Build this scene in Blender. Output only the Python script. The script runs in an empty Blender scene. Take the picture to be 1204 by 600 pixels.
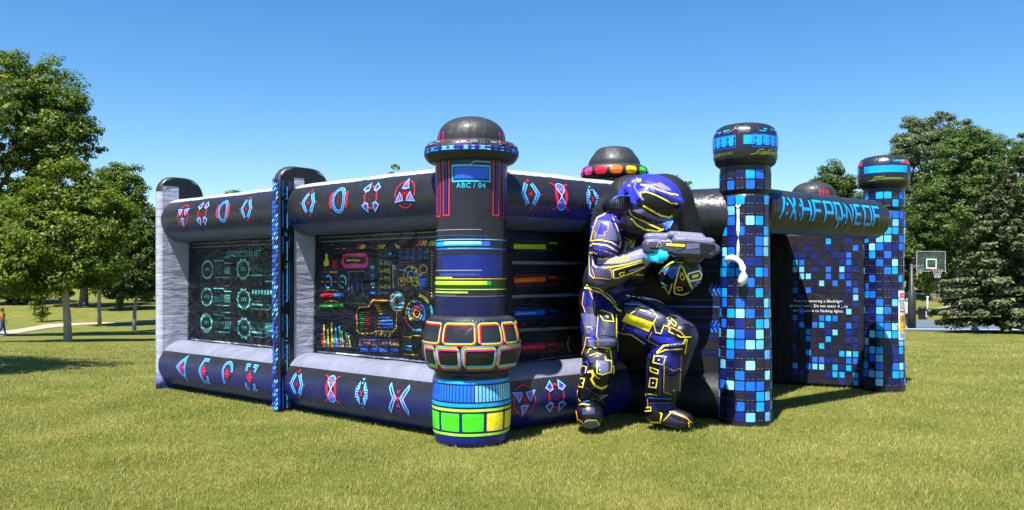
import bpy, math, random
import numpy as np
from mathutils import Vector, noise as mnoise
from mathutils.geometry import tessellate_polygon
from mathutils.bvhtree import BVHTree

random.seed(7)
rng = np.random.default_rng(7)
scene = bpy.context.scene
COL = scene.collection
F, CX, HY, EYE = 973.0, 602.0, 325.0, 1.7        # focal length, centre and horizon of a 1204 x 600 frame; eye height

def lin(r, g, b):
    def c(x):
        x /= 255.0
        return x / 12.92 if x <= 0.04045 else ((x + 0.055) / 1.055) ** 2.4
    return (c(r), c(g), c(b), 1.0)

# ------------------------------------------------------------------ terrain
_d = np.arange(-80.0, 600.0, 0.5)
def _smooth(pts):
    xs, zs = zip(*pts)
    z = np.interp(_d, xs, zs)
    k = np.ones(17) / 17.0
    return np.convolve(np.pad(z, 8, mode='edge'), k, mode='valid')
_ZL = _smooth([(-80, 0), (16, 0), (36, -1.15), (55, -2.1), (65, -2.3), (80, -1.9), (100, -1.0), (130, .3), (300, 3), (600, 4)])
_ZR = _smooth([(-80, 0), (16, 0), (42.7, -1.02), (55, -1.4), (65, -1.5), (80, -1.0), (100, 0), (130, .9), (300, 3), (600, 4)])
def zg(x, y):
    w = min(1.0, max(0.0, (x / max(abs(y), 8.0) + 0.3) / 0.65))
    w = w * w * (3 - 2 * w)
    return float(np.interp(y, _d, _ZL)) * (1 - w) + float(np.interp(y, _d, _ZR)) * w
def W(px, py, d):
    return Vector(((px - CX) * d / F, d, EYE - (py - HY) * d / F))
def on_ground(px, py):
    d = 6.0
    while d < 250:
        p = W(px, py, d)
        if p.z <= zg(p.x, d):
            return Vector((p.x, d, zg(p.x, d)))
        d += 0.05
    return W(px, py, 120)
def foot(px, d):
    x = (px - CX) * d / F
    return Vector((x, d, zg(x, d)))

# ------------------------------------------------------------------ materials
MATS = {}
def new_mat(name):
    m = bpy.data.materials.new(name)
    m.use_nodes = True
    nt = m.node_tree
    b = nt.nodes['Principled BSDF']
    MATS[name] = m
    return m, nt, b
def N(nt, t, **kw):
    n = nt.nodes.new(t)
    for k, v in kw.items():
        if k in n.inputs.keys():
            n.inputs[k].default_value = v
        else:
            setattr(n, k, v)
    return n
def mixrgb(nt, fac, a, b, blend='MIX'):
    n = nt.nodes.new('ShaderNodeMix'); n.data_type = 'RGBA'; n.blend_type = blend
    for s, v in ((n.inputs[0], fac), (n.inputs[6], a), (n.inputs[7], b)):
        if hasattr(v, 'is_linked') or hasattr(v, 'links'):
            nt.links.new(v, s)
        else:
            s.default_value = v
    return n.outputs[2]
def ramp(nt, src, stops):
    n = nt.nodes.new('ShaderNodeValToRGB')
    e = n.color_ramp.elements
    while len(e) < len(stops):
        e.new(0.5)
    for i, (p, c) in enumerate(stops):
        e[i].position = p; e[i].color = c
    nt.links.new(src, n.inputs[0])
    return n.outputs[0]
def vinyl(name, col, rough=.33, grad=None, pleat=1.0, vary=.12, coat=0.14, horiz=False):
    """sewn coated nylon: pleats, small creases, worn sheen; grad = (z0, colour below, z1) is the printed fade"""
    m, nt, b = new_mat(name)
    L = nt.links.new
    tc = N(nt, 'ShaderNodeTexCoord')
    mp = N(nt, 'ShaderNodeMapping'); mp.inputs['Scale'].default_value = (2.2, 2.2, 13) if horiz else (13, 13, 1.7); L(tc.outputs['Object'], mp.inputs[0])
    n1 = N(nt, 'ShaderNodeTexNoise', Scale=1.0, Detail=3.0, Distortion=.6); L(mp.outputs[0], n1.inputs['Vector'])
    n2 = N(nt, 'ShaderNodeTexNoise', Scale=2.6, Detail=3.0, Distortion=1.1); L(tc.outputs['Object'], n2.inputs['Vector'])
    n3 = N(nt, 'ShaderNodeTexNoise', Scale=17.0, Detail=3.0, Distortion=2.2); L(tc.outputs['Object'], n3.inputs['Vector'])
    a = N(nt, 'ShaderNodeMath', operation='MULTIPLY_ADD'); L(n1.outputs[0], a.inputs[0]); a.inputs[1].default_value = .8 * pleat; L(n2.outputs[0], a.inputs[2])
    a2 = N(nt, 'ShaderNodeMath', operation='MULTIPLY_ADD'); L(n3.outputs[0], a2.inputs[0]); a2.inputs[1].default_value = .10; L(a.outputs[0], a2.inputs[2])
    bp = N(nt, 'ShaderNodeBump', Strength=.5, Distance=.035); L(a2.outputs[0], bp.inputs['Height'])
    L(bp.outputs[0], b.inputs['Normal'])
    c = col
    if grad:
        z0, c0, z1 = grad
        sp = N(nt, 'ShaderNodeSeparateXYZ'); L(tc.outputs['Object'], sp.inputs[0])
        mr = N(nt, 'ShaderNodeMapRange'); L(sp.outputs[2], mr.inputs[0])
        mr.inputs[1].default_value = z0; mr.inputs[2].default_value = z1
        c = ramp(nt, mr.outputs[0], [(0, c0), (1, col)])
    v = ramp(nt, n2.outputs[0], [(.3, (1 - vary,) * 3 + (1,)), (.7, (1 + vary,) * 3 + (1,))])
    L(mixrgb(nt, 1.0, c, v, 'MULTIPLY'), b.inputs['Base Color'])
    rr = N(nt, 'ShaderNodeMapRange'); L(n2.outputs[0], rr.inputs[0])
    rr.inputs[3].default_value = rough - .08; rr.inputs[4].default_value = rough + .14
    L(rr.outputs[0], b.inputs['Roughness'])
    b.inputs['Coat Weight'].default_value = coat; b.inputs['Coat Roughness'].default_value = .25
    b.inputs['Specular IOR Level'].default_value = .36
    return m
def plain(name, col, rough=.5, vary=.1, scale=8.0, bump=0.0, metal=0.0):
    m, nt, b = new_mat(name)
    L = nt.links.new
    tc = N(nt, 'ShaderNodeTexCoord')
    n = N(nt, 'ShaderNodeTexNoise', Scale=scale, Detail=4.0); L(tc.outputs['Object'], n.inputs['Vector'])
    v = ramp(nt, n.outputs[0], [(.3, (1 - vary,) * 3 + (1,)), (.7, (1 + vary,) * 3 + (1,))])
    L(mixrgb(nt, 1.0, col, v, 'MULTIPLY'), b.inputs['Base Color'])
    b.inputs['Roughness'].default_value = rough
    b.inputs['Metallic'].default_value = metal
    if bump:
        bp = N(nt, 'ShaderNodeBump', Strength=.6, Distance=bump); L(n.outputs[0], bp.inputs['Height']); L(bp.outputs[0], b.inputs['Normal'])
    return m

NAVY = lin(14, 24, 92)
vinyl('black_vinyl', (.017, .017, .021, 1))
vinyl('black_vinyl_navy_foot', (.017, .017, .021, 1), grad=(.06, lin(14, 34, 132), .50))
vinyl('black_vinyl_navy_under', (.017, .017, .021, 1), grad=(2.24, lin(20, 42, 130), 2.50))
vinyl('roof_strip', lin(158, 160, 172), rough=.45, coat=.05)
vinyl('slate_vinyl', lin(66, 76, 112), rough=.4)
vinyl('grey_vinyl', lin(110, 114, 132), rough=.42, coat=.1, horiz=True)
vinyl('grey_vinyl_blue_foot', lin(160, 162, 180), rough=.42, grad=(.02, lin(20, 52, 150), .34), coat=.1, horiz=True)  # paler than the ledge grey, to make up for weak sun on the fins
vinyl('dark_cap', (.024, .024, .026, 1), rough=.5)
vinyl('backing_black', (.008, .008, .010, 1), rough=.55, coat=0)
vinyl('shaft_vinyl', (.015, .014, .024, 1), rough=.3)
vinyl('tile_base', (.013, .013, .018, 1), rough=.35)
vinyl('window_film', (.007, .008, .014, 1), rough=.42, pleat=.5, coat=.12)
vinyl('dark_inside', (.006, .006, .010, 1), rough=.6, coat=0)
INK = dict(
    lb=(104, 186, 250), bl=(44, 96, 226), db=(16, 34, 120), rd=(236, 26, 64), pk=(246, 60, 140), mg=(226, 44, 150), wh=(226, 230, 238),
    gy=(128, 132, 150), dg=(60, 62, 76), cy=(40, 190, 240), lc=(140, 226, 250), gr=(70, 214, 40), yg=(176, 232, 40), ye=(246, 226, 50), orr=(250, 110, 24),
    nv=(16, 20, 66), bk=(10, 10, 14), pu=(34, 28, 46), tq=(120, 220, 214), td=(40, 96, 100), az=(24, 104, 240), sk=(10, 160, 252), gn=(48, 160, 70), dr=(130, 20, 32), sl=(58, 70, 120),
    lv=(128, 124, 176), ro=(46, 48, 178), rb=(26, 28, 108), ag=(92, 94, 126), ak=(15, 15, 24), am=(54, 54, 82), gold=(236, 176, 30), dkg=(20, 60, 24), ol=(112, 132, 34), dc=(26, 26, 28), gm=(62, 62, 80), gl=(104, 104, 128))
for k, c in INK.items():
    vinyl('ink_' + k, lin(*c), rough=.34, pleat=.6, vary=.08)

def film():
    m, nt, b = new_mat('clear_film'); L = nt.links.new
    tc = N(nt, 'ShaderNodeTexCoord')
    mp = N(nt, 'ShaderNodeMapping'); mp.inputs['Rotation'].default_value = (.5, .7, .4); mp.inputs['Scale'].default_value = (1.2, 1.2, 4.5); L(tc.outputs['Object'], mp.inputs[0])
    n = N(nt, 'ShaderNodeTexNoise', Scale=.8, Detail=3.0, Distortion=2.6); L(mp.outputs[0], n.inputs['Vector'])
    n2 = N(nt, 'ShaderNodeTexNoise', Scale=3.5, Detail=2.0, Distortion=2.5); L(tc.outputs['Object'], n2.inputs['Vector'])
    a = N(nt, 'ShaderNodeMath', operation='MULTIPLY_ADD'); L(n2.outputs[0], a.inputs[0]); a.inputs[1].default_value = .12; L(n.outputs[0], a.inputs[2])
    bp = N(nt, 'ShaderNodeBump', Strength=1.0, Distance=.11); L(a.outputs[0], bp.inputs['Height'])
    g = N(nt, 'ShaderNodeBsdfGlossy'); g.inputs['Roughness'].default_value = .12; L(bp.outputs[0], g.inputs['Normal'])
    t = N(nt, 'ShaderNodeBsdfTransparent'); mx = N(nt, 'ShaderNodeMixShader')
    fr = N(nt, 'ShaderNodeFresnel', IOR=1.26); L(bp.outputs[0], fr.inputs['Normal'])
    L(fr.outputs[0], mx.inputs[0]); L(t.outputs[0], mx.inputs[1]); L(g.outputs[0], mx.inputs[2]); L(mx.outputs[0], nt.nodes['Material Output'].inputs[0])
film()
# ------------------------------------------------------------------ mesh builder
class MB:
    def __init__(s):
        s.v, s.f, s.m, s.sm, s.mats = [], [], [], [], []
    def mi(s, name):
        if name not in s.mats:
            s.mats.append(name)
        return s.mats.index(name)
    def add(s, verts, faces, mat, smooth=True):
        o = len(s.v); s.v.extend(verts)
        for i, f in enumerate(faces):
            s.f.append(tuple(o + k for k in f))
            s.m.append(s.mi(mat[i] if isinstance(mat, list) else mat)); s.sm.append(smooth)
    def grid(s, fn, us, vs, mat, wrap=False, smooth=True):
        """fn(u, v) -> point; mat a name or mat(iu, iv) -> name; wrap closes the v direction"""
        nv = len(vs)
        vv = [fn(u, v) for u in us for v in vs]
        ff, mm = [], []
        for i in range(len(us) - 1):
            for j in range(nv if wrap else nv - 1):
                k = (j + 1) % nv
                ff.append((i * nv + j, (i + 1) * nv + j, (i + 1) * nv + k, i * nv + k))
                mm.append(mat(i, j) if callable(mat) else mat)
        s.add(vv, ff, mm, smooth)
    def build(s, name, parent=None, origin=None):
        origin = Vector(origin) if origin is not None else Vector((0, 0, 0))
        me = bpy.data.meshes.new(name)
        me.from_pydata([tuple(Vector(v) - origin) for v in s.v], [], s.f)
        for n in s.mats:
            me.materials.append(MATS[n])
        me.polygons.foreach_set('material_index', s.m)
        me.polygons.foreach_set('use_smooth', s.sm)
        me.update()
        o = bpy.data.objects.new(name, me); COL.objects.link(o)
        if parent:
            o.parent = parent
        else:
            o.location = origin
        return o
def thing(name, label, cat, loc, group=None):
    o = bpy.data.objects.new(name, None); COL.objects.link(o)
    o.location = loc; o.empty_display_size = .3
    tag(o, label, cat, group)
    return o
def tag(o, label=None, cat=None, group=None, kind=None):
    for k, v in (('label', label), ('category', cat), ('group', group), ('kind', kind)):
        if v: o[k] = v
    return o

def lin_space(a, b, n):
    return [a + (b - a) * i / (n - 1) for i in range(n)]
def tube_path(mb, pts, radii, mat, seg=8, caps=True):
    rings = []
    for i, p in enumerate(pts):
        p = Vector(p)
        t = (Vector(pts[min(i + 1, len(pts) - 1)]) - Vector(pts[max(i - 1, 0)])).normalized()
        a = t.cross(Vector((0, 0, 1)))
        a = a.normalized() if a.length > 1e-3 else Vector((1, 0, 0))
        b = a.cross(t).normalized()
        rings.append([p + (a * math.cos(q) + b * math.sin(q)) * radii[i] for q in (2 * math.pi * k / seg for k in range(seg))])
    vs = [v for r in rings for v in r]
    fs = [(i * seg + j, i * seg + (j + 1) % seg, (i + 1) * seg + (j + 1) % seg, (i + 1) * seg + j) for i in range(len(pts) - 1) for j in range(seg)]
    if caps:
        fs += [tuple(range(seg))[::-1], tuple((len(pts) - 1) * seg + k for k in range(seg))]
    mb.add(vs, fs, mat)
def box(mb, c, ax, ay, az, sx, sy, sz, mat, bev=.01):
    """bevelled box: c its centre, ax/ay/az unit axes, s* full sizes"""
    c = Vector(c); ax, ay, az = Vector(ax), Vector(ay), Vector(az)
    hx, hy, hz = sx / 2, sy / 2, sz / 2
    b = min(bev, hx * .9, hy * .9, hz * .9)
    def loop(z, k):
        x, y = hx - k, hy - k
        return [c + ax * px + ay * py + az * z for px, py in
                ((x, y - b), (x - b, y), (-x + b, y), (-x, y - b), (-x, -y + b), (-x + b, -y), (x - b, -y), (x, -y + b))]
    ls = [loop(-hz, b), loop(-hz + b, 0), loop(hz - b, 0), loop(hz, b)]
    vs = [v for l in ls for v in l]
    fs = [(i * 8 + j, i * 8 + (j + 1) % 8, (i + 1) * 8 + (j + 1) % 8, (i + 1) * 8 + j) for i in range(3) for j in range(8)]
    fs += [tuple(range(8))[::-1], tuple(24 + k for k in range(8))]
    mb.add(vs, fs, mat, False)

# ------------------------------------------------------------------ 2D prints that follow a surface
_FONT = {}
def glyph_tris(ch):
    if ch in _FONT:
        return _FONT[ch]
    cu = bpy.data.curves.new('lettering', 'FONT'); cu.body = ch; cu.resolution_u = 2
    ob = bpy.data.objects.new('lettering', cu); COL.objects.link(ob)
    dg = bpy.context.evaluated_depsgraph_get(); dg.update()
    ev = ob.evaluated_get(dg); me = ev.to_mesh()
    me.calc_loop_triangles()
    tr = [[(me.vertices[k].co.x, me.vertices[k].co.y) for k in t.vertices] for t in me.loop_triangles]
    xs = [p[0] for t in tr for p in t] or [0, .3]
    ev.to_mesh_clear()
    bpy.data.objects.remove(ob); bpy.data.curves.remove(cu)
    _FONT[ch] = (tr, max(xs) + .06 if tr else .3)
    return _FONT[ch]
class Art:
    def __init__(s):
        s.t = []; s.z = 0
    def tri(s, col, a, b, c):
        s.t.append((s.z, col, a, b, c))
    def poly(s, col, pts):
        for a, b, c in tessellate_polygon([[Vector((p[0], p[1], 0)) for p in pts]]):
            s.tri(col, pts[a], pts[b], pts[c])
    def rect(s, col, x0, y0, x1, y1, sh=0.0):
        d = sh * (y1 - y0)
        s.tri(col, (x0, y0), (x1, y0), (x1 + d, y1)); s.tri(col, (x0, y0), (x1 + d, y1), (x0 + d, y1))
    def stroke(s, col, pts, w, closed=False):
        n = len(pts); h = w / 2; out = []
        for i in range(n):
            p = Vector(pts[i])
            a = Vector(pts[i - 1]) if (i > 0 or closed) else None
            b = Vector(pts[(i + 1) % n]) if (i < n - 1 or closed) else None
            d1 = (p - a).normalized() if a is not None else (b - p).normalized()
            d2 = (b - p).normalized() if b is not None else d1
            n1, n2 = Vector((-d1.y, d1.x)), Vector((-d2.y, d2.x))
            m = n1 + n2
            m = m.normalized() if m.length > 1e-4 else n1
            k = h / max(.45, m.dot(n1))
            out.append((p + m * k, p - m * k))
        for i in range(n if closed else n - 1):
            (a, b), (c, d) = out[i], out[(i + 1) % n]
            s.tri(col, tuple(a), tuple(b), tuple(d)); s.tri(col, tuple(a), tuple(d), tuple(c))
    def ring(s, col, cx, cy, rx, ry, w, a0=0, a1=360, n=0):
        full = abs(a1 - a0) >= 360
        n = n or max(5, int(abs(a1 - a0) / 15))
        pts = [(cx + rx * math.cos(math.radians(a0 + (a1 - a0) * i / n)), cy + ry * math.sin(math.radians(a0 + (a1 - a0) * i / n))) for i in range(n + (0 if full else 1))]
        s.stroke(col, pts, w, full)
    def disc(s, col, cx, cy, rx, ry=None, n=16):
        ry = ry or rx
        s.poly(col, [(cx + rx * math.cos(2 * math.pi * i / n), cy + ry * math.sin(2 * math.pi * i / n)) for i in range(n)])
    def frame(s, col, x0, y0, x1, y1, w, r=0.0, n=4):
        s.stroke(col, rrect(x0, y0, x1, y1, r, n), w, True)
    def text(s, col, string, x, y, h, align='l', shear=0.0, wide=1.0):
        k = h / .7
        wd = sum(glyph_tris(c)[1] for c in string) * k * wide
        x0 = x - (wd if align == 'r' else wd / 2 if align == 'c' else 0)
        for ch in string:
            tr, adv = glyph_tris(ch)
            for t in tr:
                s.tri(col, *[(x0 + (p[0] * wide + p[1] * shear) * k, y + p[1] * k) for p in t])
            x0 += adv * k * wide
    def apply(s, mb, surf, L=.08, off=.004, step=.0012, jump=None):
        for z, col, a, b, c in s.t:
            st = [(a, b, c)]; tris = []
            while st:
                t = st.pop()
                e = [(Vector(t[i]) - Vector(t[(i + 1) % 3])).length for i in range(3)]
                k = e.index(max(e))
                if e[k] > L:
                    p, q, r = t[k], t[(k + 1) % 3], t[(k + 2) % 3]
                    m = ((p[0] + q[0]) / 2, (p[1] + q[1]) / 2)
                    st += [(p, m, r), (m, q, r)]
                else:
                    tris.append(t)
            vs, fs, idx = [], [], {}
            for t in tris:
                ids = []
                for p in t:
                    key = (round(p[0], 6), round(p[1], 6))
                    if key not in idx:
                        w = surf(p[0], p[1], off + z * step)
                        idx[key] = -1 if w is None else len(vs)
                        if w is not None: vs.append(w)
                    ids.append(idx[key])
                if min(ids) < 0 or len(set(ids)) < 3: continue
                if jump and max((vs[ids[i]] - vs[ids[i - 1]]).length for i in range(3)) > jump: continue
                fs.append(tuple(ids))
            if fs: mb.add(vs, fs, 'ink_' + col)
def rrect(x0, y0, x1, y1, r, n=4):
    if r <= 0:
        return [(x0, y0), (x1, y0), (x1, y1), (x0, y1)]
    out = []
    for cx, cy, a in ((x1 - r, y0 + r, -90), (x1 - r, y1 - r, 0), (x0 + r, y1 - r, 90), (x0 + r, y0 + r, 180)):
        for i in range(n + 1):
            t = math.radians(a + 90 * i / n)
            out.append((cx + r * math.cos(t), cy + r * math.sin(t)))
    return out

# emblem prints; cx, cy, h in metres on the tube
def g_chev(A, x, y, h):
    for sg in (-1, 1):
        p = [(x + sg * .13 * h, y + .4 * h), (x + sg * .36 * h, y), (x + sg * .13 * h, y - .4 * h)]
        A.z = 0; A.stroke('lb', p, .17 * h); A.z = 1; A.stroke('bl', p, .08 * h)
        A.z = 2
        for k in (.2, .5, .8):
            A.disc('lb', x + sg * (.13 + .23 * k) * h, y + .4 * (1 - k) * h, .022 * h, n=5); A.disc('lb', x + sg * (.13 + .23 * k) * h, y - .4 * (1 - k) * h, .022 * h, n=5)
        A.disc('rd', x + sg * .55 * h, y, .03 * h, n=6)
    A.z = 0; A.ring('dr', x, y, .1 * h, .13 * h, .03 * h); A.disc('rd', x, y, .045 * h)
    A.stroke('rd', [(x - .1 * h, y + .42 * h), (x + .03 * h, y + .58 * h), (x + .07 * h, y + .48 * h)], .03 * h)
    A.stroke('rd', [(x - .03 * h, y - .45 * h), (x + .08 * h, y - .58 * h), (x + .1 * h, y - .42 * h)], .03 * h)
def g_oval(A, x, y, h):
    A.z = 0; A.ring('lb', x, y, .34 * h, .47 * h, .15 * h); A.z = 1; A.ring('bl', x, y, .34 * h, .47 * h, .085 * h)
    for a in range(0, 360, 30):
        A.z = 2; A.disc('lb', x + .34 * h * math.cos(math.radians(a)), y + .47 * h * math.sin(math.radians(a)), .02 * h, n=5)
    A.z = 0
    for a in (0, 180): A.ring('rd', x, y, .53 * h, .6 * h, .09 * h, a - 32, a + 32)
    A.stroke('dr', [(x, y + .22 * h), (x, y - .22 * h)], .03 * h); A.ring('dr', x, y, .07 * h, .07 * h, .025 * h)
    A.ring('dr', x, y + .12 * h, .05 * h, .05 * h, .02 * h); A.ring('dr', x, y - .12 * h, .05 * h, .05 * h, .02 * h)
def g_corner(A, x, y, h):
    A.z = 0
    A.ring('rd', x, y, .36 * h, .42 * h, .04 * h)
    for sx in (-1, 1):
        for sy in (-1, 1):
            p = [(x + sx * .14 * h, y + sy * .26 * h), (x + sx * .3 * h, y + sy * .2 * h), (x + sx * .47 * h, y + sy * .32 * h), (x + sx * .2 * h, y + sy * .56 * h)]
            A.z = 1; A.poly('db', p); A.z = 2; A.stroke('lb', p, .05 * h, True); A.stroke('pk', [p[0], p[2]], .025 * h)
            A.stroke('bl', [p[1], p[3]], .03 * h)
    A.z = 1
    for sx, sy in ((0, 1), (0, -1), (1, 0), (-1, 0)):
        A.poly('rd', [(x + sx * .27 * h + sy * .09 * h, y + sy * .32 * h + sx * .09 * h), (x + sx * .4 * h + sy * .03 * h, y + sy * .46 * h), (x + sx * .4 * h - sy * .09 * h, y + sy * .46 * h - sx * .12 * h)])
    A.ring('dr', x, y, .12 * h, .12 * h, .02 * h)
def g_tre(A, x, y, h, flip=1):
    A.z = 0
    for a in (30, 150, 270): A.ring('rd', x, y, .5 * h, .52 * h, .04 * h, a * flip - 42, a * flip + 42)
    for a in (90, 210, 330):
        t = math.radians(a * flip); ex, ey = math.cos(t), math.sin(t)
        tp = (x + ex * .6 * h, y + ey * .6 * h)
        b1 = (x + (ex * .2 - ey * .17) * h, y + (ey * .2 + ex * .17) * h); b2 = (x + (ex * .2 + ey * .17) * h, y + (ey * .2 - ex * .17) * h)
        A.z = 1; A.poly('bl', [b1, b2, tp]); A.z = 2; A.stroke('lb', [b1, b2, tp], .035 * h, True)
        A.poly('rd', [b1, b2, (x + ex * .12 * h, y + ey * .12 * h)])
        for k in (.35, .55):
            c1 = tuple(b1[i] + (tp[i] - b1[i]) * k for i in (0, 1)); c2 = tuple(b2[i] + (tp[i] - b2[i]) * k for i in (0, 1))
            A.stroke('pk', [c1, c2], .04 * h)
    A.z = 3; A.ring('dr', x, y, .09 * h, .13 * h, .03 * h); A.disc('rd', x, y, .04 * h)
def g_hour(A, x, y, h):
    A.z = 0; A.ring('rd', x, y, .26 * h, .4 * h, .14 * h)
    A.z = 1
    for s in (1, -1):
        A.poly('bl', [(x, y), (x - .24 * h, y + s * .34 * h), (x - .12 * h, y + s * .5 * h), (x + .12 * h, y + s * .5 * h), (x + .24 * h, y + s * .34 * h)])
    A.z = 2
    for s in (1, -1):
        A.ring('lb', x, y + s * .28 * h, .23 * h, .23 * h, .045 * h, 20 if s > 0 else 200, 160 if s > 0 else 340)
        A.stroke('wh', [(x - .22 * h, y + s * .3 * h), (x, y), (x + .22 * h, y + s * .3 * h)], .03 * h)
        A.rect('pk', x - .17 * h, y + s * .3 * h, x + .17 * h, y + s * .35 * h); A.rect('lb', x - .12 * h, y + s * .22 * h, x + .12 * h, y + s * .25 * h)
        for q in (-1, 1): A.stroke('rd', [(x + q * .22 * h, y + s * .36 * h), (x + q * .32 * h, y + s * .48 * h), (x + q * .44 * h, y + s * .5 * h)], .05 * h)
    A.z = 0
    for q in (-1, 1):
        for k in range(6): A.rect('db', x + q * .52 * h - .05 * h, y + (.3 - .12 * k) * h, x + q * .52 * h + .05 * h, y + (.325 - .12 * k) * h)
def g_split(A, x, y, h):
    for q in (-1, 1):
        p = [(x + q * .12 * h, y + .45 * h), (x + q * .33 * h, y + .18 * h), (x + q * .35 * h, y - .16 * h), (x + q * .13 * h, y - .45 * h), (x + q * .1 * h, y - .2 * h), (x + q * .2 * h, y), (x + q * .1 * h, y + .2 * h)]
        A.z = 0; A.poly('lb', p); A.z = 1
        for k in range(-3, 4): A.rect('db', x + q * .25 * h - .06 * h, y + (.1 * k - .02) * h, x + q * .25 * h + .06 * h, y + (.1 * k + .02) * h)
        A.z = 0; A.poly('lb', [(x - .07 * h, y + q * .56 * h), (x + .07 * h, y + q * .56 * h), (x, y + q * .46 * h)]); A.poly('lb', [(x - .05 * h, y + q * .4 * h), (x + .05 * h, y + q * .4 * h), (x, y + q * .33 * h)])
    A.stroke('rd', [(x - .07 * h, y + .1 * h), (x + .07 * h, y - .1 * h)], .03 * h); A.stroke('rd', [(x + .07 * h, y + .1 * h), (x - .07 * h, y - .1 * h)], .03 * h)
def g_x(A, x, y, h):
    A.z = 0; A.ring('dr', x, y, .42 * h, .46 * h, .02 * h)
    for q in (-1, 1):
        p = [(x + q * .46 * h, y + .5 * h), (x + q * .1 * h, y + .02 * h), (x + q * .46 * h, y - .54 * h), (x + q * .5 * h, y - .38 * h), (x + q * .26 * h, y), (x + q * .5 * h, y + .38 * h)]
        A.z = 1; A.poly('db', p); A.z = 2; A.stroke('lb', p, .05 * h, True)
        A.stroke('pk', [(x + q * .25 * h, y + .12 * h), (x + q * .18 * h, y), (x + q * .25 * h, y - .12 * h)], .04 * h)
        A.stroke('rd', [(x - .07 * h, y + q * .3 * h), (x, y + q * .2 * h), (x + .07 * h, y + q * .3 * h)], .04 * h)
    A.z = 3; A.disc('rd', x, y, .07 * h, n=6)
def g_bracket(A, x, y, h, kind):
    A.z = 0
    if kind == 0: p = [(x + .3 * h, y + .5 * h), (x - .38 * h, y), (x + .3 * h, y - .5 * h)]; cl = True
    elif kind == 1: p = [(x + .3 * h, y + .5 * h), (x - .12 * h, y + .5 * h), (x - .4 * h, y), (x - .12 * h, y - .5 * h), (x + .3 * h, y - .5 * h), (x + .3 * h, y - .2 * h)]; cl = False
    elif kind == 2: p = [(x + .36 * h, y + .1 * h)] + [(x + .36 * h * math.cos(math.radians(a)), y + (.1 + .42 * math.sin(math.radians(a))) * h) for a in range(20, 181, 20)] + [(x - .3 * h, y - .45 * h)]; cl = False
    if kind == 3:
        for sx in (-1, 1):
            for sy in (-1, 1):
                q = [(x + sx * .1 * h, y + sy * .5 * h), (x + sx * .36 * h, y + sy * .5 * h), (x + sx * .3 * h, y + sy * .24 * h)]
                A.z = 0; A.stroke('lb', q, .13 * h); A.z = 1; A.stroke('bl', q, .06 * h)
    else:
        A.stroke('lb', p, .14 * h, cl); A.z = 1; A.stroke('bl', p, .065 * h, cl)
    A.z = 2; A.ring('rd', x, y, .13 * h, .16 * h, .04 * h); A.disc('rd', x, y, .07 * h, n=8)
    A.stroke('rd', [(x - .24 * h, y), (x + .24 * h, y)], .03 * h); A.stroke('rd', [(x, y - .28 * h), (x, y + .28 * h)], .03 * h)
# ------------------------------------------------------------------ the inflatable arena
ORG = Vector((.6, 10.6, 0))
arena = thing('inflatable_arena', 'black inflatable game arena with grey bays, domed tower and blue tiled columns on the lawn', 'inflatable arena', ORG)
UP = Vector((0, 0, 1))
class Frame:
    """a wall line: start point, direction t along it, n out of it towards the lawn"""
    def __init__(s, p, t, n):
        s.p, s.t, s.n = Vector((p[0], p[1], 0)), Vector((t[0], t[1], 0)).normalized(), Vector((n[0], n[1], 0)).normalized()
    def at(s, u, q, z): return s.p + s.t * u + s.n * q + UP * z
    def u_of(s, px, q):
        k = (px - CX) / F; b = s.p + s.n * q
        return (k * b.y - b.x) / (s.t.x - k * s.t.y)
A0 = (-.42, 8.55)
LW = Frame(A0, (-.76, .65), (-.65, -.76))      # left wall, from the corner tower to the far left fin
RW = Frame(A0, (.76, .65), (.65, -.76))        # right wall, from the corner tower to the inner corner
C1, C2 = Vector((2.71, 9.62, 0)), Vector((5.56, 12.38, 0))
CI = Vector((1.12, 10.25, 0))
d3 = (C1 - CI).normalized()
SW = Frame((CI.x, CI.y), d3, (d3.y, -d3.x))    # wall behind the soldier
def wob(u, th):
    ph = (th + math.pi) % (2 * math.pi) - math.pi
    n = mnoise.noise(Vector((u * 4.0, math.cos(th) * 2, math.sin(th) * 2)))
    pl = math.sin(46 * u + 5 * mnoise.noise(Vector((u * 2.3, 3.1, 0))))
    return 1 + .008 * math.sin(5.1 * u + 1.3) + .016 * n + .010 * pl * (math.exp(-((ph - .80) / .30) ** 2) + .8 * math.exp(-((ph + .62) / .25) ** 2)) * (.5 + n)
def tube_surf(fr, q0, z0, r, du=None):
    def f(u, a, off=0.0):
        th = a / r; rr = r * wob(u, th) + off
        return fr.at(u, q0 + rr * math.cos(th), z0 + rr * math.sin(th))
    return f
def tube(mb, fr, u0, u1, q0, z0, r, matfn, nseg=48, rounded=0):
    us = lin_space(u0, u1, max(8, int(abs(u1 - u0) / .03)))
    angs = [2 * math.pi * k / nseg for k in range(nseg)]
    def fn(u, th):
        k = 1.0
        if rounded:
            e = (u1 - u) / rounded
            if e < 1: k = math.sqrt(max(0.0, 1 - (1 - e) ** 2)) * .98 + .02
        rr = r * wob(u, th) * k
        return fr.at(u, q0 + rr * math.cos(th), z0 + rr * math.sin(th))
    if rounded:
        us = us + [u1 - rounded * k for k in (.9, .8, .7, .6, .5, .4, .3, .2, .12, .06, .02, 0)]; us = sorted(set(us))
    mb.grid(fn, us, angs, lambda i, j: matfn((j + .5) * 360 / nseg), wrap=True)
    for u in (u0, u1):
        vs = [fn(u, t) for t in angs]; mb.add(vs, [tuple(range(nseg))], matfn(0))
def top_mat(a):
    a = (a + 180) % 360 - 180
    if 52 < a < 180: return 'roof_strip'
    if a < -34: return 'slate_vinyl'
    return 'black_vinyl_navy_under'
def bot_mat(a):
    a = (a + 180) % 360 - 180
    return 'grey_vinyl' if 40 < a <= 180 else 'black_vinyl_navy_foot'
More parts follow.
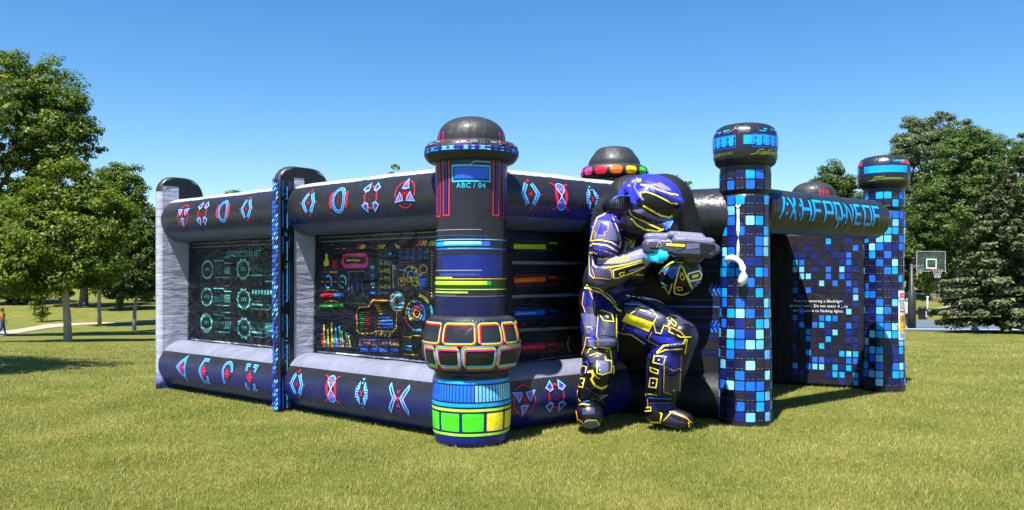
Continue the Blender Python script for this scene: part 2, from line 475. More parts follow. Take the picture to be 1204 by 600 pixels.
QL, RT, ZT, ZB = -.15, .33, 2.55, .36
U_FIN, U_END, FW = 3.11, 6.33, .16

def glyph_row(mb, fr, q0, z0, r, items, ang, h):
    A = Art(); f = tube_surf(fr, q0, z0, r)
    for px, fn, *a in items:
        u = fr.u_of(px, q0 + r * math.cos(math.radians(ang)))
        sgn = -1 if fr is LW else 1
        B = Art(); fn(B, 0, 0, h, *a)
        for z, c, p, q, w in B.t:
            A.t.append((z, c) + tuple((u + sgn * k[0], math.radians(ang) * r + k[1]) for k in (p, q, w)))
    A.apply(mb, f, L=.06)
# --- left wall tubes
for (u0, u1, its_t, its_b) in (
    (.30, U_FIN - FW / 2 + .03, [(363, g_chev), (398, g_oval), (436, g_corner), (476, g_tre)], [(349, g_chev), (389, g_hour), (425, g_split), (468, g_x)]),
    (U_FIN + FW / 2 - .03, U_END - FW / 2 + .03, [(215, g_tre, -1), (238, g_corner), (262, g_oval), (290, g_chev)], [(213, g_bracket, 0), (240, g_bracket, 1), (267, g_bracket, 2), (294, g_bracket, 3)])):
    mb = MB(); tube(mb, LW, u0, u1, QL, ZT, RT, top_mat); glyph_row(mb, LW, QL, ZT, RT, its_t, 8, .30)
    mb.build('top_tube', arena, ORG)
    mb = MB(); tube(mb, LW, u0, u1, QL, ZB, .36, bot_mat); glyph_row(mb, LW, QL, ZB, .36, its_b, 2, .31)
    mb.build('bottom_tube', arena, ORG)
# --- right wall tubes
QR = -.24
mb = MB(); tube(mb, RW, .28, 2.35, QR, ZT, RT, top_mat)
glyph_row(mb, RW, QR, ZT, RT, [(624, g_chev), (660, g_hour), (697, g_split)], 8, .30); mb.build('top_tube', arena, ORG)
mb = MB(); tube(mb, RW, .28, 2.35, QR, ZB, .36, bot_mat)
glyph_row(mb, RW, QR, ZB, .36, [(617, g_tre, -1), (654, g_corner), (692, g_oval)], 2, .31); mb.build('bottom_tube', arena, ORG)
# --- wall behind the soldier
mb = MB(); tube(mb, SW, -.2, SW.u_of(868, 0), -.1, 2.41, .33, lambda a: 'black_vinyl'); mb.build('top_tube', arena, ORG)
mb = MB(); tube(mb, SW, -.2, SW.u_of(868, 0), -.18, .27, .27, lambda a: 'backing_black'); mb.build('bottom_tube', arena, ORG)  # pure black: the shadow behind the soldier is put into the colour

# --- printed panels
def panel_surf(fr, q, sg=1, u_ref=0.0):
    def f(x, z, off=0.0):
        u = u_ref + sg * x
        return fr.at(u, q + off + .012 * math.sin(2.3 * u + .7) * math.sin(2.1 * z), z)
    return f
def panel(fr, q, u0, u1, z0, z1, art, u_ref, sg, mat='window_film', L=.1):
    mb = MB(); f = panel_surf(fr, q, sg, u_ref)
    xs = sorted(((u0 - u_ref) * sg, (u1 - u_ref) * sg))
    mb.grid(lambda x, z: f(x, z), lin_space(xs[0], xs[1], 30), lin_space(z0, z1, 22), mat)
    bk = [f(x, z, -.05) for x, z in ((xs[0], z0), (xs[1], z0), (xs[1], z1), (xs[0], z1))]
    mb.add(bk, [(0, 1, 2, 3)], mat, False)
    art.apply(mb, f, L=L, off=.003, step=.001)
    if mat == 'window_film': mb.grid(lambda x, z: f(x, z, .022), lin_space(xs[0], xs[1], 30), lin_space(z0, z1, 22), 'clear_film')
    return mb.build('printed_panel', arena, ORG)
def hud_lines(A, w, z0, z1):
    for z in (z0 + .035, z0 + .085): A.rect('wh', .08, z, w, z + .016)
    for z in (z1 - .03, z1 - .085): A.rect('gy', .08, z, w, z + .014)
PQ = -.26
# bay at the far left: loading gauges. x runs from the panel's left edge
u_l = U_END - FW / 2
w1 = u_l - (U_FIN + FW / 2)
A = Art(); hud_lines(A, w1, .64, 2.22)
A.text('tq', 'LOADING BARS SET', w1 * .50, 1.98, .085, 'c', .12, .8)
GX1, GX2 = u_l - LW.u_of(243.5, PQ), u_l - LW.u_of(286.5, PQ)
print('GX', GX1, GX2, w1)
def gauge(A, x, y, txt, style):
    A.z = 0; A.ring('tq', x, y, .155, .13, .026 if style != 2 else .04, 0, 360, 22)
    if style == 1:
        for k in range(10):
            a = math.radians(36 * k); A.disc('tq', x + .172 * math.cos(a), y + .145 * math.sin(a), .02, n=6)
    if style == 2:
        A.ring('tq', x, y, .138, .116, .05, 60, 130); A.ring('tq', x, y, .138, .116, .05, 220, 300)
    A.ring('td', x, y, .12, .10, .01, 0, 360, 18)
    A.z = 1; A.text('tq', txt, x, y - .028, .06, 'c', .1)
for r, (y, tl, tr) in enumerate(((1.80, '88%', '90%'), (1.39, '97%', '99%'), (1.0, '70%', '90%'))):
    gauge(A, GX1, y, tl, (0, 0, 2)[r]); gauge(A, GX2, y - .02 * r, tr, 1)
    A.z = 0
    g1, g2 = GX1 + .18, GX2 + .19
    A.stroke('tq', [(g1, y + .13), (g1 + .28, y + .13), (g1 + .32, y + .09), (g1 + .5, y + .09)], .012); A.rect('td', g1 + .02, y + .07, g1 + .22, y + .085)
    for k in range(14):
        A.rect('tq' if k > 8 else 'td', g1 + .03 + .032 * k, y - .07, g1 + .03 + .032 * k + .02, y + .04, .25 if r == 2 else 0)
    A.rect('tq', g1 + .06, y - .125, g1 + .46, y - .112); A.rect('td', g1 + .2, y + .16, g1 + .44, y + .17); A.rect('tq', g1 + .3, y + .17, g1 + .46, y + .176)
    A.rect('td', g2, y + .05, g2 + .8, y + .06); A.rect('tq', g2, y - .1, g2 + .29, y - .075); A.rect('td', g2 + .32, y - .1, g2 + .6, y - .075)
    if r == 0:
        for k in range(26): A.rect('td', g2 + .02 + .026 * k, y - .05, g2 + .035 + .026 * k, y + .04)
        A.rect('tq', g2 + .67, y - .05, g2 + .76, y + .04); A.rect('tq', g2 + .36, y - .18, g2 + .84, y - .16)
    elif r == 1:
        for k in range(11): A.rect('tq' if k % 3 else 'lc', g2 + .02 + .075 * k, y + .06, g2 + .07 + .075 * k, y + .12, .2)
        A.stroke('tq', [(g2, y - .15), (g2 + .44, y - .15), (g2 + .59, y - .02), (g2 + .84, y - .02)], .012)
        A.rect('td', g2 + .04, y - .05, g2 + .44, y - .03)
    else:
        for k in range(20): A.rect('tq' if k > 7 else 'td', g2 + .01 + .042 * k, y - .06, g2 + .04 + .043 * k, y + .06)
        A.stroke('tq', [(g2 + .04, y - .15), (g2 + .34, y - .15), (g2 + .39, y - .12), (g2 + .84, y - .12)], .012)
for k in range(5): A.rect('td', .2 + .5 * k, 2.08, .4 + .5 * k, 2.088)
panel(LW, PQ, u_l, U_FIN + FW / 2, .62, 2.24, A, u_l, -1)

# bay beside the tower: dashboard
u_l = U_FIN - FW / 2
w2 = u_l - .25
A = Art(); hud_lines(A, w2, .64, 2.22)
ux = lambda px: (u_l - LW.u_of(px, PQ))
def zz(px, py):
    p = LW.at(LW.u_of(px, PQ), PQ, 0)
    return EYE - (py - HY) * p.y / F
def pt(cx, cy, top=True):      # a spot on the panel read off the enlarged dashboard
    if top: px, py = 365 + cx / 7.06, 265 + cy / 7.06
    else: px, py = 365 + cx / 6.313, 340 + cy / 6.313
    return (ux(px), zz(px, py))
def P(cols, pts, w, top=True, closed=False): A.stroke(cols, [pt(*p, top) for p in pts], w, closed)
def R(col, x0, y0, x1, y1, top=True): A.poly(col, [pt(x0, y1, top), pt(x1, y1, top), pt(x1, y0, top), pt(x0, y0, top)])
A.poly('ye', [pt(*p) for p in ((104, 315), (112, 295), (122, 280), (120, 240), (138, 235), (143, 278), (152, 300), (150, 330), (130, 342), (110, 335))])
R('dr', 178, 285, 222, 368); R('rd', 192, 295, 210, 330)
R('sl', 95, 380, 155, 400); R('gold', 160, 380, 225, 396)
a, b = pt(258, 340), pt(478, 240)
A.frame('pk', a[0] + .02, a[1], b[0], b[1] - .01, .05, .07)
A.z = 1; R('sl', 310, 258, 400, 268); R('gold', 300, 284, 415, 298); R('sl', 320, 312, 395, 322); A.z = 0
for i, x in enumerate((102, 148, 208, 268)):
    c = pt(x, 468)
    A.ring('lc' if i % 2 else 'sl', c[0], c[1], .07, .075, .022, -40, 130); A.ring('cy' if i % 2 else 'db', c[0], c[1], .07, .075, .022, 200, 290); A.rect('gold', c[0] - .03, c[1] - .01, c[0] + .03, c[1] + .005)
for y in (545, 1): pass
for (cx, cy) in ((170, 548),): P('gold', [(110, cy), (150, cy - 10), (190, cy - 10), (235, cy)], .012)
R('rd', 78, 32, 170, 56, False); R('az', 170, 32, 250, 54, False); R('gn', 70, 108, 245, 132, False); A.z = 1; R('wh', 140, 118, 168, 126, False)
for k in range(9): R('lb', 176 + 8 * k, 34, 179 + 8 * k, 52, False)
A.z = 0; P('gold', [(105, 100), (135, 88), (180, 88), (210, 100)], .012, False)
for i, (x, h, c) in enumerate(((92, 330, 'rd'), (105, 262, 'ye'), (120, 370, 'cy'), (133, 296, 'ye'), (148, 392, 'rd'), (160, 246, 'ye'), (176, 344, 'cy'), (189, 288, 'cy'), (203, 366, 'pk'), (217, 276, 'cy'), (233, 310, 'ye'), (252, 380, 'rd'), (264, 326, 'cy'), (282, 346, 'ye'))):
    P(c, [(x, h), (x + 2 + i, 428)], .028, False)
P('sl', [(50, 430), (315, 438)], .012, False); P('db', [(62, 200), (60, 430)], .008, False)
for y in range(200, 420, 34): P('db', [(62, y), (300, y + 6)], .005, False)
# slanted ticks along the top
for (x, col) in ((390, 'rd'), (400, 'rd'), (418, 'ye'), (432, 'ye'), (446, 'gold'), (462, 'sl'), (480, 'dr'), (496, 'dr'), (518, 'sl'), (540, 'sl'), (560, 'gold'), (582, 'ye'), (604, 'ye')): P(col, [(x, 196), (x + 20, 162)], .022)
for (x, col) in ((890, 'rd'), (905, 'rd'), (925, 'ye'), (945, 'ye'), (965, 'sl'), (985, 'gold'), (1005, 'ye'), (1022, 'gold')): P(col, [(x, 170), (x + 20, 130)], .022)
P('rd', [(385, 196), (410, 190), (428, 154), (450, 154)], .02); P('rd', [(885, 172), (910, 160), (935, 122), (960, 124)], .02)
P('ye', [(712, 160), (724, 180), (745, 180)], .03)
for x in (160, 215, 268): R('pk' if x < 230 else 'gold', x, 190 if x > 170 else 158, x + 26, 197 if x > 170 else 166)
for x in (740, 798, 845, 900, 955): R('mg', x, 196, x + 30, 203)
for i, x in enumerate((735, 785, 835, 890, 945)):
    for j in range(4): R('sl' if j % 2 else 'bl', x, 215 + 19 * j, x + 40 - 8 * (j % 3), 226 + 19 * j)
# blue keys and the numbered tags
for y in (335, 402, 472, 545): R('cy' if y in (335, 472) else 'az', 502, y, 538, y + 26)
for y in (372, 440, 512): R('gold', 516, y, 530, y + 8)
P('sl', [(570, 290), (660, 290), (715, 340), (715, 500), (665, 560), (570, 560)], .016, True, True)
P('gold', [(690, 330), (690, 520)], .02)
R('sl', 575, 222, 650, 262); A.z = 1; R('am', 580, 228, 640, 256); R('cy', 656, 226, 680, 248); A.z = 0
for y, s in ((322, 'A-001'), (385, 'A-002'), (450, 'A-003'), (516, 'A-004')):
    R('nv', 585, y - 16, 650, y + 18); A.z = 1; c = pt(622, y + 10); A.text('ye', s, c[0], c[1], .05, 'c'); A.z = 0
    R('az', 655, y - 10, 672, y + 14)
for y in range(330, 520, 24): P('lc' if y < 360 else 'sl', [(690, y), (712, y + 14)], .014)
# chart of rings
a, b = pt(722, 520), pt(980, 322)
A.poly('sl', [pt(722, 525), pt(978, 525), pt(978, 320), pt(722, 320)]); A.z = 1; A.poly('pu', [pt(730, 518), pt(970, 518), pt(970, 328), pt(730, 328)]); A.z = 2
for (x, y, r, c) in ((838, 415, .07, 'lb'), (838, 405, .14, 'gold'), (938, 365, .07, 'gold'), (760, 468, .07, 'gold'), (875, 468, .08, 'ye'), (818, 455, .04, 'gold')):
    p = pt(x, y); A.ring(c, p[0], p[1], r * .85, r * .64, .014)
for (x, y) in ((848, 352), (880, 385), (836, 436), (890, 470), (760, 462)): p = pt(x, y); A.disc('ye', p[0], p[1], .022, n=8)
R('az', 905, 440, 962, 510); A.z = 3
for k in range(5): R('lb', 908, 446 + 13 * k, 955 - 7 * (k % 3), 450 + 13 * k)
A.z = 2; P('lb', [(740, 372), (790, 372), (820, 410)], .012); R('lb', 885, 400, 930, 424)
A.z = 0; R('mg', 770, 533, 805, 540); R('mg', 870, 533, 890, 540); R('mg', 740, 302, 860, 308)
for y in range(215, 590, 26): R('gold', 1003, y, 1012, y + 14); R('sl', 1018, y + 6, 1024, y + 20)
# web lines, radar
P('gy', [(320, 600), (318, 385), (440, 380), (470, 400)], .01); P('sl', [(400, 395), (350, 480), (330, 590)], .012); P('sl', [(400, 395), (430, 480), (445, 590)], .012)
A.poly('td', [pt(345, 470), pt(360, 560), pt(345, 585), pt(338, 520)]); A.poly('td', [pt(430, 440), pt(445, 520), pt(432, 580), pt(420, 500)]); A.poly('db', [pt(385, 430), pt(410, 500), pt(385, 570), pt(365, 500)])
P('sl', [(275, 0), (272, 100), (350, 110), (420, 110)], .012, False)
p = pt(645, 92, False); A.ring('lb', p[0], p[1], .092, .085, .045); A.z = 1; A.ring('nv', p[0], p[1], .092, .085, .02, 0, 40); A.ring('nv', p[0], p[1], .092, .085, .02, 120, 160); A.ring('nv', p[0], p[1], .092, .085, .02, 240, 280); A.ring('gold', p[0], p[1], .05, .045, .01); A.ring('gold', p[0], p[1], .125, .118, .008); A.z = 0
p = pt(790, 180, False)
for r, w, a0, a1, c in ((.05, .02, 0, 360, 'gold'), (.085, .014, 30, 200, 'pk'), (.085, .016, 220, 350, 'lb'), (.13, .03, 150, 215, 'cy'), (.13, .03, -40, 60, 'az'), (.17, .016, 100, 190, 'gold'), (.2, .02, 195, 250, 'pk'), (.21, .03, 250, 290, 'cy'), (.23, .035, 35, 80, 'ye'), (.24, .03, -10, 28, 'cy'), (.15, .012, 60, 120, 'lb')):
    A.ring(c, p[0], p[1], r * 1.05, r * .92, w, a0, a1)
p = pt(745, 217, False); A.disc('ye', p[0], p[1], .028, n=8)
# engine block outline
P('gold', [(600, 88), (465, 80), (430, 132), (365, 135), (342, 165), (345, 305), (360, 330), (465, 330), (480, 312), (610, 318), (635, 290), (640, 160)], .016, False)
for k in range(9):
    R('gn', 365, 172 + 15 * k, 398, 178 + 15 * k, False); R('dr' if k % 2 else 'rd', 405, 168 + 15 * k, 440 - 10 * (k % 3), 176 + 15 * k, False)
for k in range(4): P('gold', [(480 + 8 * k, 122 + 20 * k), (510 + 8 * k, 124 + 20 * k)], .014, False)
for k, c in enumerate(('bl', 'lb', 'az', 'bl')): R(c, 515, 205 + 24 * k, 610, 217 + 24 * k, False); R('gold', 498, 208 + 24 * k, 512, 214 + 24 * k, False)
for k in range(8): P('sl' if k % 2 else 'gold', [(478 + 17 * k, 352), (490 + 17 * k, 326)], .018, False)
P('mg', [(340, 190), (346, 260)], .03, False)
for i, x in enumerate((362, 432, 505, 588)):
    P('az', [(x, 375), (x + 55, 378), (x + 58, 460), (x + 8, 462)], .012, False, True); R('nv', x + 5, 380, x + 52, 455, False)
    A.z = 1; c = pt(x + 30, 422, False); A.text('gold', 'A-00%d' % (i + 1), c[0], c[1], .05, 'c'); R('az', x + 6, 438, x + 50, 455, False); R('mg', x - 2, 374, x + 8, 386, False); A.z = 0
for k, c in enumerate(('td', 'sl', 'lb', 'lb')): R(c, 700, 372 + 24 * k, 750, 380 + 24 * k, False)
P('gold', [(680, 352), (740, 358), (760, 345), (820, 348)], .01, False); P('gold', [(690, 484), (800, 490)], .01, False); P('td', [(685, 365), (690, 480)], .01, False)
panel(LW, PQ, u_l, .2, .62, 2.24, A, u_l, -1)

# right wall: coloured speed streaks
A = Art(); QP = -.41
ur = lambda px: RW.u_of(px, QP)
def rz(px, py): p = RW.at(ur(px), QP, 0); return EYE - (py - HY) * p.y / F
def S(col, x0, y0, x1, y1, h):
    A.poly(col, [(ur(x0), rz(x0, y0) - h / 2), (ur(x1), rz(x1, y1) - h / 2), (ur(x1), rz(x1, y1) + h / 2), (ur(x0), rz(x0, y0) + h / 2)])
for y0, y1 in ((309, 310), (349, 346), (389, 384)): S('gy', 602, y0, 700, y1, .035)
S('gy', 602, 270, 700, 274, .012); S('gy', 603, 427, 700, 415, .016); S('wh', 603, 431, 700, 418, .014)
for y, cs in ((290, ('yg', 'ye', 'dkg')), (330, ('orr', 'gold', 'dr')), (369, ('az', 'lb', 'db')), (409, ('rd', 'pk', 'dr'))):
    k = .985 if y > 325 else 1.0
    A.z = 0; S(cs[2], 604, y - 3, 664, y - 3 * k, .05); S('dg', 606, y - 7, 642, y - 6, .018); S('dg', 612, y - 11, 636, y - 10.5, .01); S('dg', 604, y + 7, 646, y + 5, .012); S(cs[2], 604, y + 4, 655, y + 3, .025)
    A.z = 1; S(cs[0], 604, y, 641, y - (1.5 if y > 325 else -.5), .055); A.z = 2; S(cs[1], 606, y, 630, y - (1 if y > 325 else -.2), .02); S(cs[0], 645, y - 4, 654, y - 4, .015)
for (x, y, c) in ((674, 294, 'dg'), (674, 331, 'td'), (673, 404, 'gold')):
    A.z = 0; A.ring(c, ur(x), rz(x, y), .07, .1, .012, 120, 250)
panel(RW, QP, .2, 2.35, .62, 2.24, A, 0, 1)
# wall behind the soldier: blue arrows
A = Art(); QS = -.16
us = lambda px: SW.u_of(px, QS)
def sz(px, py): p = SW.at(us(px), QS, 0); return EYE - (py - HY) * p.y / F
for y, c in ((318, 'db'), (352, 'db'), (360, 'az'), (372, 'db'), (380, 'nv'), (396, 'db'), (410, 'nv'), (300, 'nv')):
    x0 = 740 + (y * 37) % 60
    A.stroke(c, [(us(x0), sz(x0, y)), (us(846), sz(846, y + 1))], .018)
for y in (341, 384):
    for k in range(3):
        x = 834 + 5 * k
        A.stroke('az', [(us(x + 4), sz(x, y - 7)), (us(x), sz(x, y)), (us(x + 4), sz(x, y + 7))], .02)
A.stroke('db', [(us(760), sz(760, 384)), (us(846), sz(846, 384))], .05)
A.rect('nv', us(760), .75, us(858), .80); A.rect('nv', us(770), 1.85, us(858), 1.88)
panel(SW, QS, -.2, us(862), .5, 2.3, A, 0, 1, mat='dark_inside')

# --- fins
def fin(u, zt, edge, side, prints, q0=.28):
    mb = MB(); hw = FW / 2; rf, rb, q1 = .24, .30, -.52
    prof = [(q0, .0), (q0, zt - rf)] + [(q0 - rf + rf * math.cos(t), zt - rf + rf * math.sin(t)) for t in lin_space(.25, math.pi / 2, 5)] \
        + [(q1 + rb + rb * math.cos(t), zt - rb + rb * math.sin(t)) for t in lin_space(math.pi / 2, math.pi, 8)] + [(q1, 0)]
    dense = []
    for i in range(len(prof) - 1):
        a, b = prof[i], prof[i + 1]; n = max(1, int(math.hypot(b[0] - a[0], b[1] - a[1]) / .12))
        dense += [(a[0] + (b[0] - a[0]) * k / n, a[1] + (b[1] - a[1]) * k / n) for k in range(n)]
    prof = dense + [prof[-1]]
    cq, cz = (q0 + q1) / 2, zt / 2
    def inset(p, b):
        return (p[0] + (b if p[0] < cq else -b) * min(1, abs(p[0] - cq) / .15), min(p[1], zt - b * 1.0) if p[1] > zt - .5 else p[1])
    rings = []
    for w, b in ((-hw, .05), (-hw * .75, .012), (-hw * .3, 0), (hw * .3, 0), (hw * .75, .012), (hw, .05)):
        rings.append([LW.at(u + w, *inset(p, b)) for p in prof])
    n = len(prof)
    vs = [v for r in rings for v in r]; fs = []; mm = []
    for i in range(5):
        for j in range(n):
            k = (j + 1) % n
            fs.append((i * n + j, (i + 1) * n + j, (i + 1) * n + k, i * n + k))
            mm.append(edge if prof[j][1] < zt - .35 else 'dark_cap')
    mb.add(vs, fs, mm)
    for w in (-hw, hw):
        ins = [inset(p, .05) for p in prof]
        f = lambda s, z: LW.at(u + w * (1 + .12 * math.sin(math.pi * min(1, max(0, (s - q1) / (q0 - q1)))) ), s, z)
        loop = [LW.at(u + w, *p) for p in ins]
        ctr = [LW.at(u + w * 1.12, cq + (p[0] - cq) * .55, cz + (p[1] - cz) * .9) for p in ins]
        mb.add(loop + ctr, [(j, (j + 1) % n, n + (j + 1) % n, n + j) for j in range(n)], side)
        mb.add(ctr, [tuple(range(n))], side)
    A = Art()
    pq = -.08
    A.poly('dc', [(q0 - .02, zt - .15), (pq - .01, zt - .15), (pq - .01, 2.70), (q1 + .02, 2.70), (q1 + .02, zt - rb), (q1 + .10, zt - .12), (q1 + rb, zt - .02), (q0 - rf, zt - .02), (q0 - .09, zt - .08)])
    A.apply(mb, lambda q, z, o=0: LW.at(u - hw * 1.12 - o, q, z), L=.2, off=.002)
    if prints: prints(mb, u, zt)
    return mb.build('fin', arena, ORG)
def scales(mb, u, zt):
    A = Art(); r = random.Random(3)
    for k in range(52):
        z = .02 + k * .056
        for c in range(3):
            A.z = 0; col = r.choice(('az', 'bl', 'bl', 'db', 'lb', 'db'))
            x = -.07 + c * .047
            A.poly(col, [(x, z), (x + .04, z + .03), (x + .04, z + .06), (x, z + .032)])
    A.apply(mb, lambda x, z, o=0: LW.at(u - x * .95, .28 + o - .3 * max(0, abs(x) - .055), z), L=.2, off=.004)
    A = Art()                                    # the face that looks along the bay: black strip with blue traces
    A.rect('bk', .07, .0, .27, zt - .14); A.z = 1
    for (q, w, c) in ((.23, .010, 'az'), (.165, .014, 'cy'), (.14, .006, 'bl'), (.11, .005, 'sl')):
        z = .05
        while z < zt - .3:
            h = r.uniform(.08, .5); A.rect(c, q, z, q + w, min(z + h, zt - .2)); z += h + r.uniform(.03, .25)
    for k in range(40):
        z = r.uniform(.1, zt - .3); A.rect(r.choice(('bl', 'cy', 'db')), .17, z, .17 + r.uniform(.015, .05), z + .01)
    A.apply(mb, lambda q, z, o=0: LW.at(u - FW / 2 * 1.06 - o - .012, q, z), L=.3, off=.004)
fin(U_FIN, 3.10, 'black_vinyl_navy_foot', 'grey_vinyl_blue_foot', scales)
fin(U_END, 3.22, 'grey_vinyl_blue_foot', 'grey_vinyl_blue_foot', None, .21)

# --- lathe-shaped towers and columns
class Lathe:
    def __init__(s, c, prof, seed=0, wob=.006):
        s.c = Vector((c[0], c[1], 0)); s.prof = prof; s.w = wob; s.seed = seed
        s.f = Vector((-c[0], -c[1], 0)).normalized(); s.r = Vector((-s.f.y, s.f.x, 0))
        s.zs = [p[1] for p in prof]; s.rs = [p[0] for p in prof]
    def pos(s, r, z, ph):
        r *= 1 + .022 * mnoise.noise(Vector((2.2 * math.cos(ph), 2.2 * math.sin(ph), 2.6 * z + 7 * s.seed)))
        r *= 1 + s.w * math.sin(3 * ph + s.seed) + s.w * .7 * math.sin(4.3 * z + 2 * ph + s.seed)
        return s.c + (s.f * math.cos(ph) + s.r * math.sin(ph)) * r + UP * z
    def mesh(s, mb, mat, nseg=56):
        m = mat if callable(mat) else (lambda z: mat)
        mb.grid(lambda p, a: s.pos(p[0], p[1], a), s.prof, [2 * math.pi * k / nseg for k in range(nseg)],
                lambda i, j: m((s.zs[i] + s.zs[i + 1]) / 2), wrap=True)
    def surf(s, R):
        return lambda x, z, o=0.0: s.pos(float(np.interp(z, s.zs, s.rs)) + o, z, x / R)
def bulge(r, z0, z1, b=.03, n=8, e=.06):
    """side of an inflated drum: a pillowed profile with rounded shoulders"""
    out = [(r - e, z0), (r - e * .35, z0 + e * .3), (r - e * .05, z0 + e)]
    out += [(r + b * math.sin(math.pi * k / n), z0 + e + (z1 - z0 - 2 * e) * k / n) for k in range(1, n)]
    return out + [(r - e * .05, z1 - e), (r - e * .35, z1 - e * .3), (r - e, z1)]
def closed(p, top=True): return [(.002, p[0][1] + .0)] + p + ([(.002, p[-1][1])] if top else [])
# corner tower
tw = MB(); sh = Lathe(A0, [(.37 + .008 * math.sin(2.2 * z), z) for z in lin_space(.6, 2.95, 40)], 1)
sh.mesh(tw, 'shaft_vinyl'); A = Art(); f = sh.surf(.37)
TZ = lambda py, r=.37: EYE - (py - HY) * (8.56 - r) / F
TX = lambda px: .37 * math.asin(max(-1, min(1, (px - 554) / 43.0)))
A.stroke('lb', [(TX(532), TZ(194)), (TX(553), TZ(194)), (TX(557), TZ(190)), (TX(576), TZ(190))], .01)
A.frame('cy', TX(532), TZ(213), TX(575), TZ(195), .016); A.rect('az', TX(534.5), TZ(210), TX(573), TZ(197)); A.z = 1; A.rect('bl', TX(536), TZ(208.5), TX(571.5), TZ(198)); A.z = 0
A.text('cy', 'ABC / 04', TX(553.5), TZ(221.0), .052, 'c')
for x0, x1, z in ((513, 517, 253), (521, 528, 252.5), (579, 586, 252.5), (592, 597, 253.5)):
    A.frame('rd', TX(x0), TZ(z), TX(x1), TZ(170), .014); A.rect('db', TX(x0) + .028 if x1 - x0 > 5 else TX(x0) + .02, TZ(z - 3), TX(x1) - .028 if x1 - x0 > 5 else TX(x1) - .02, TZ(170))
for k, a in enumerate((1.9, 2.25, -1.9, -2.25, 3.05)): A.frame('rd', .37 * a - .03, TZ(253), .37 * a + .03, TZ(170), .014)
for s in (1, -1): A.frame('cy', .37 * s * 1.62 - .1, TZ(215), .37 * s * 1.62 + .1, TZ(195), .016); A.rect('bl', .37 * s * 1.62 - .08, TZ(213), .37 * s * 1.62 + .08, TZ(197))
def ln(col, x0, x1, y, h=.008, z=0):
    A.z = z; A.rect(col, TX(x0), TZ(y) - h / 2, TX(x1), TZ(y) + h / 2)
XL, XR = 511.5, 596.5
ln('gy', XL, 566, 270); ln('sl', XL, 543, 276.5); ln('sl', 543, 574, 277.5); ln('lb', XL, XR, 281.5, .009)
ln('bl', XL, 576, 286.5, .045); ln('sk', XL, 566, 286.5, .04, 1); ln('lc', 522, 566, 285.5, .028, 2); ln('az', XL, XR, 292.5, .014); ln('lb', 526, 576, 292, .006, 1)
ln('sl', XL, 525, 302, .01); ln('nv', XL, XR, 313, .24); ln('db', 520, 590, 313, .22, 1); ln('gy', XL, 566, 318, .01, 2); ln('sl', 518, 563, 323, .02, 2)
ln('yg', XL, 532, 326.5, .012, 2); ln('gold', XL, XR, 328, .009, 2)
ln('dkg', XL, XR, 334, .085, 0); ln('gn', XL, 577, 333, .04, 2); ln('yg', XL, 572, 333, .036, 3); ln('ye', 522, 570, 332.5, .018, 4)
ln('yg', XL, XR, 340.5, .009, 2); ln('yg', XL, 550, 344, .016, 2); ln('sl', XL, 537, 347.5, .012, 2); ln('gy', XL, XR, 348.5, .004, 2)
ln('nv', XL, XR, 362, .2)
A.apply(tw, f, L=.06)
tower = tw.build('corner_tower', arena, ORG)
mb = MB(); ba = Lathe(A0, closed(bulge(.385, 0, .74, .018, 8, .05)), 2)
ba.mesh(mb, lambda z: 'black_vinyl_navy_foot'); A = Art(); f = ba.surf(.385)
BZ = lambda py: EYE - (py - HY) * 8.16 / F
A.rect('sk', -1.2, BZ(452), 1.2, BZ(448)); A.rect('sk', -1.2, BZ(479), 1.2, BZ(475)); A.rect('yg', -1.2, BZ(484.5), 1.2, BZ(481.5)); A.rect('yg', -1.2, BZ(513.5), 1.2, BZ(510.5))
for k in range(-32, 33):
    x = k * .036; c = 'lb' if 0 < x < .6 else ('az' if -.5 < x < 0 else 'bl'); A.rect(c if x < .28 or x > .6 else 'lc', x, BZ(473), x + .026, BZ(454))
for k, c in ((-5, 'gr'), (-4, 'gr'), (-3, 'gr'), (-2, 'gr'), (-1, 'gr'), (0, 'gr'), (1, 'ye'), (2, 'ye'), (3, 'ye'), (4, 'gr')):
    A.poly(c, rrect(-.26 + .235 * k + .055 + .12, BZ(508), -.26 + .235 * k + .26 + .12, BZ(487), .012, 2))
A.apply(mb, f, L=.06); mb.build('base_drum', tower, ORG)
mb = MB(); be = Lathe(A0, closed(bulge(.48, .735, 1.30, .03, 8, .10)), 3, .009)
be.mesh(mb, lambda z: 'dark_cap' if z > 1.24 else 'black_vinyl'); A = Art(); f = be.surf(.50)
def cell(x0, x1, z0, z1, cs):
    g = .017
    for k, c in enumerate(cs):
        A.z = k; A.frame(c, x0 + g * k * .9, z0 + g * (2 - k), x1 - g * (2 - k) * .6, z1 - g * k, .013, .035)
    A.z = 3
def rowcells(z0, z1, edges, cs):
    for a, b in edges: cell(.5 * a, .5 * b, z0, z1, cs)
pxa = lambda px: math.asin(max(-1, min(1, (px - 554.5) / 58.5)))
rowcells(1.025, 1.255, [(pxa(496.5) - .3, pxa(519)), (pxa(521), pxa(559.5)), (pxa(561), pxa(590)), (pxa(591), pxa(608)), (pxa(608), pxa(608) + .6), (2.0, 2.6), (-2.0, -1.45 - .3), (2.7, 3.4)], ('db', 'yg', 'rd'))
rowcells(.785, 1.012, [(-2.2, pxa(497)), (pxa(499), pxa(513.5)), (pxa(514.5), pxa(542)), (pxa(544), pxa(583)), (pxa(584.5), pxa(612)), (1.5, 2.1), (2.2, 2.8), (2.9, 3.5)], ('lb', 'yg', 'mg'))
A.apply(mb, f, L=.06); mb.build('segmented_belt', tower, ORG)
mb = MB(); ri = Lathe(A0, closed([(.42, 2.86), (.455, 2.88), (.482, 2.92), (.49, 2.965), (.482, 3.01), (.45, 3.05), (.40, 3.065)]), 4)
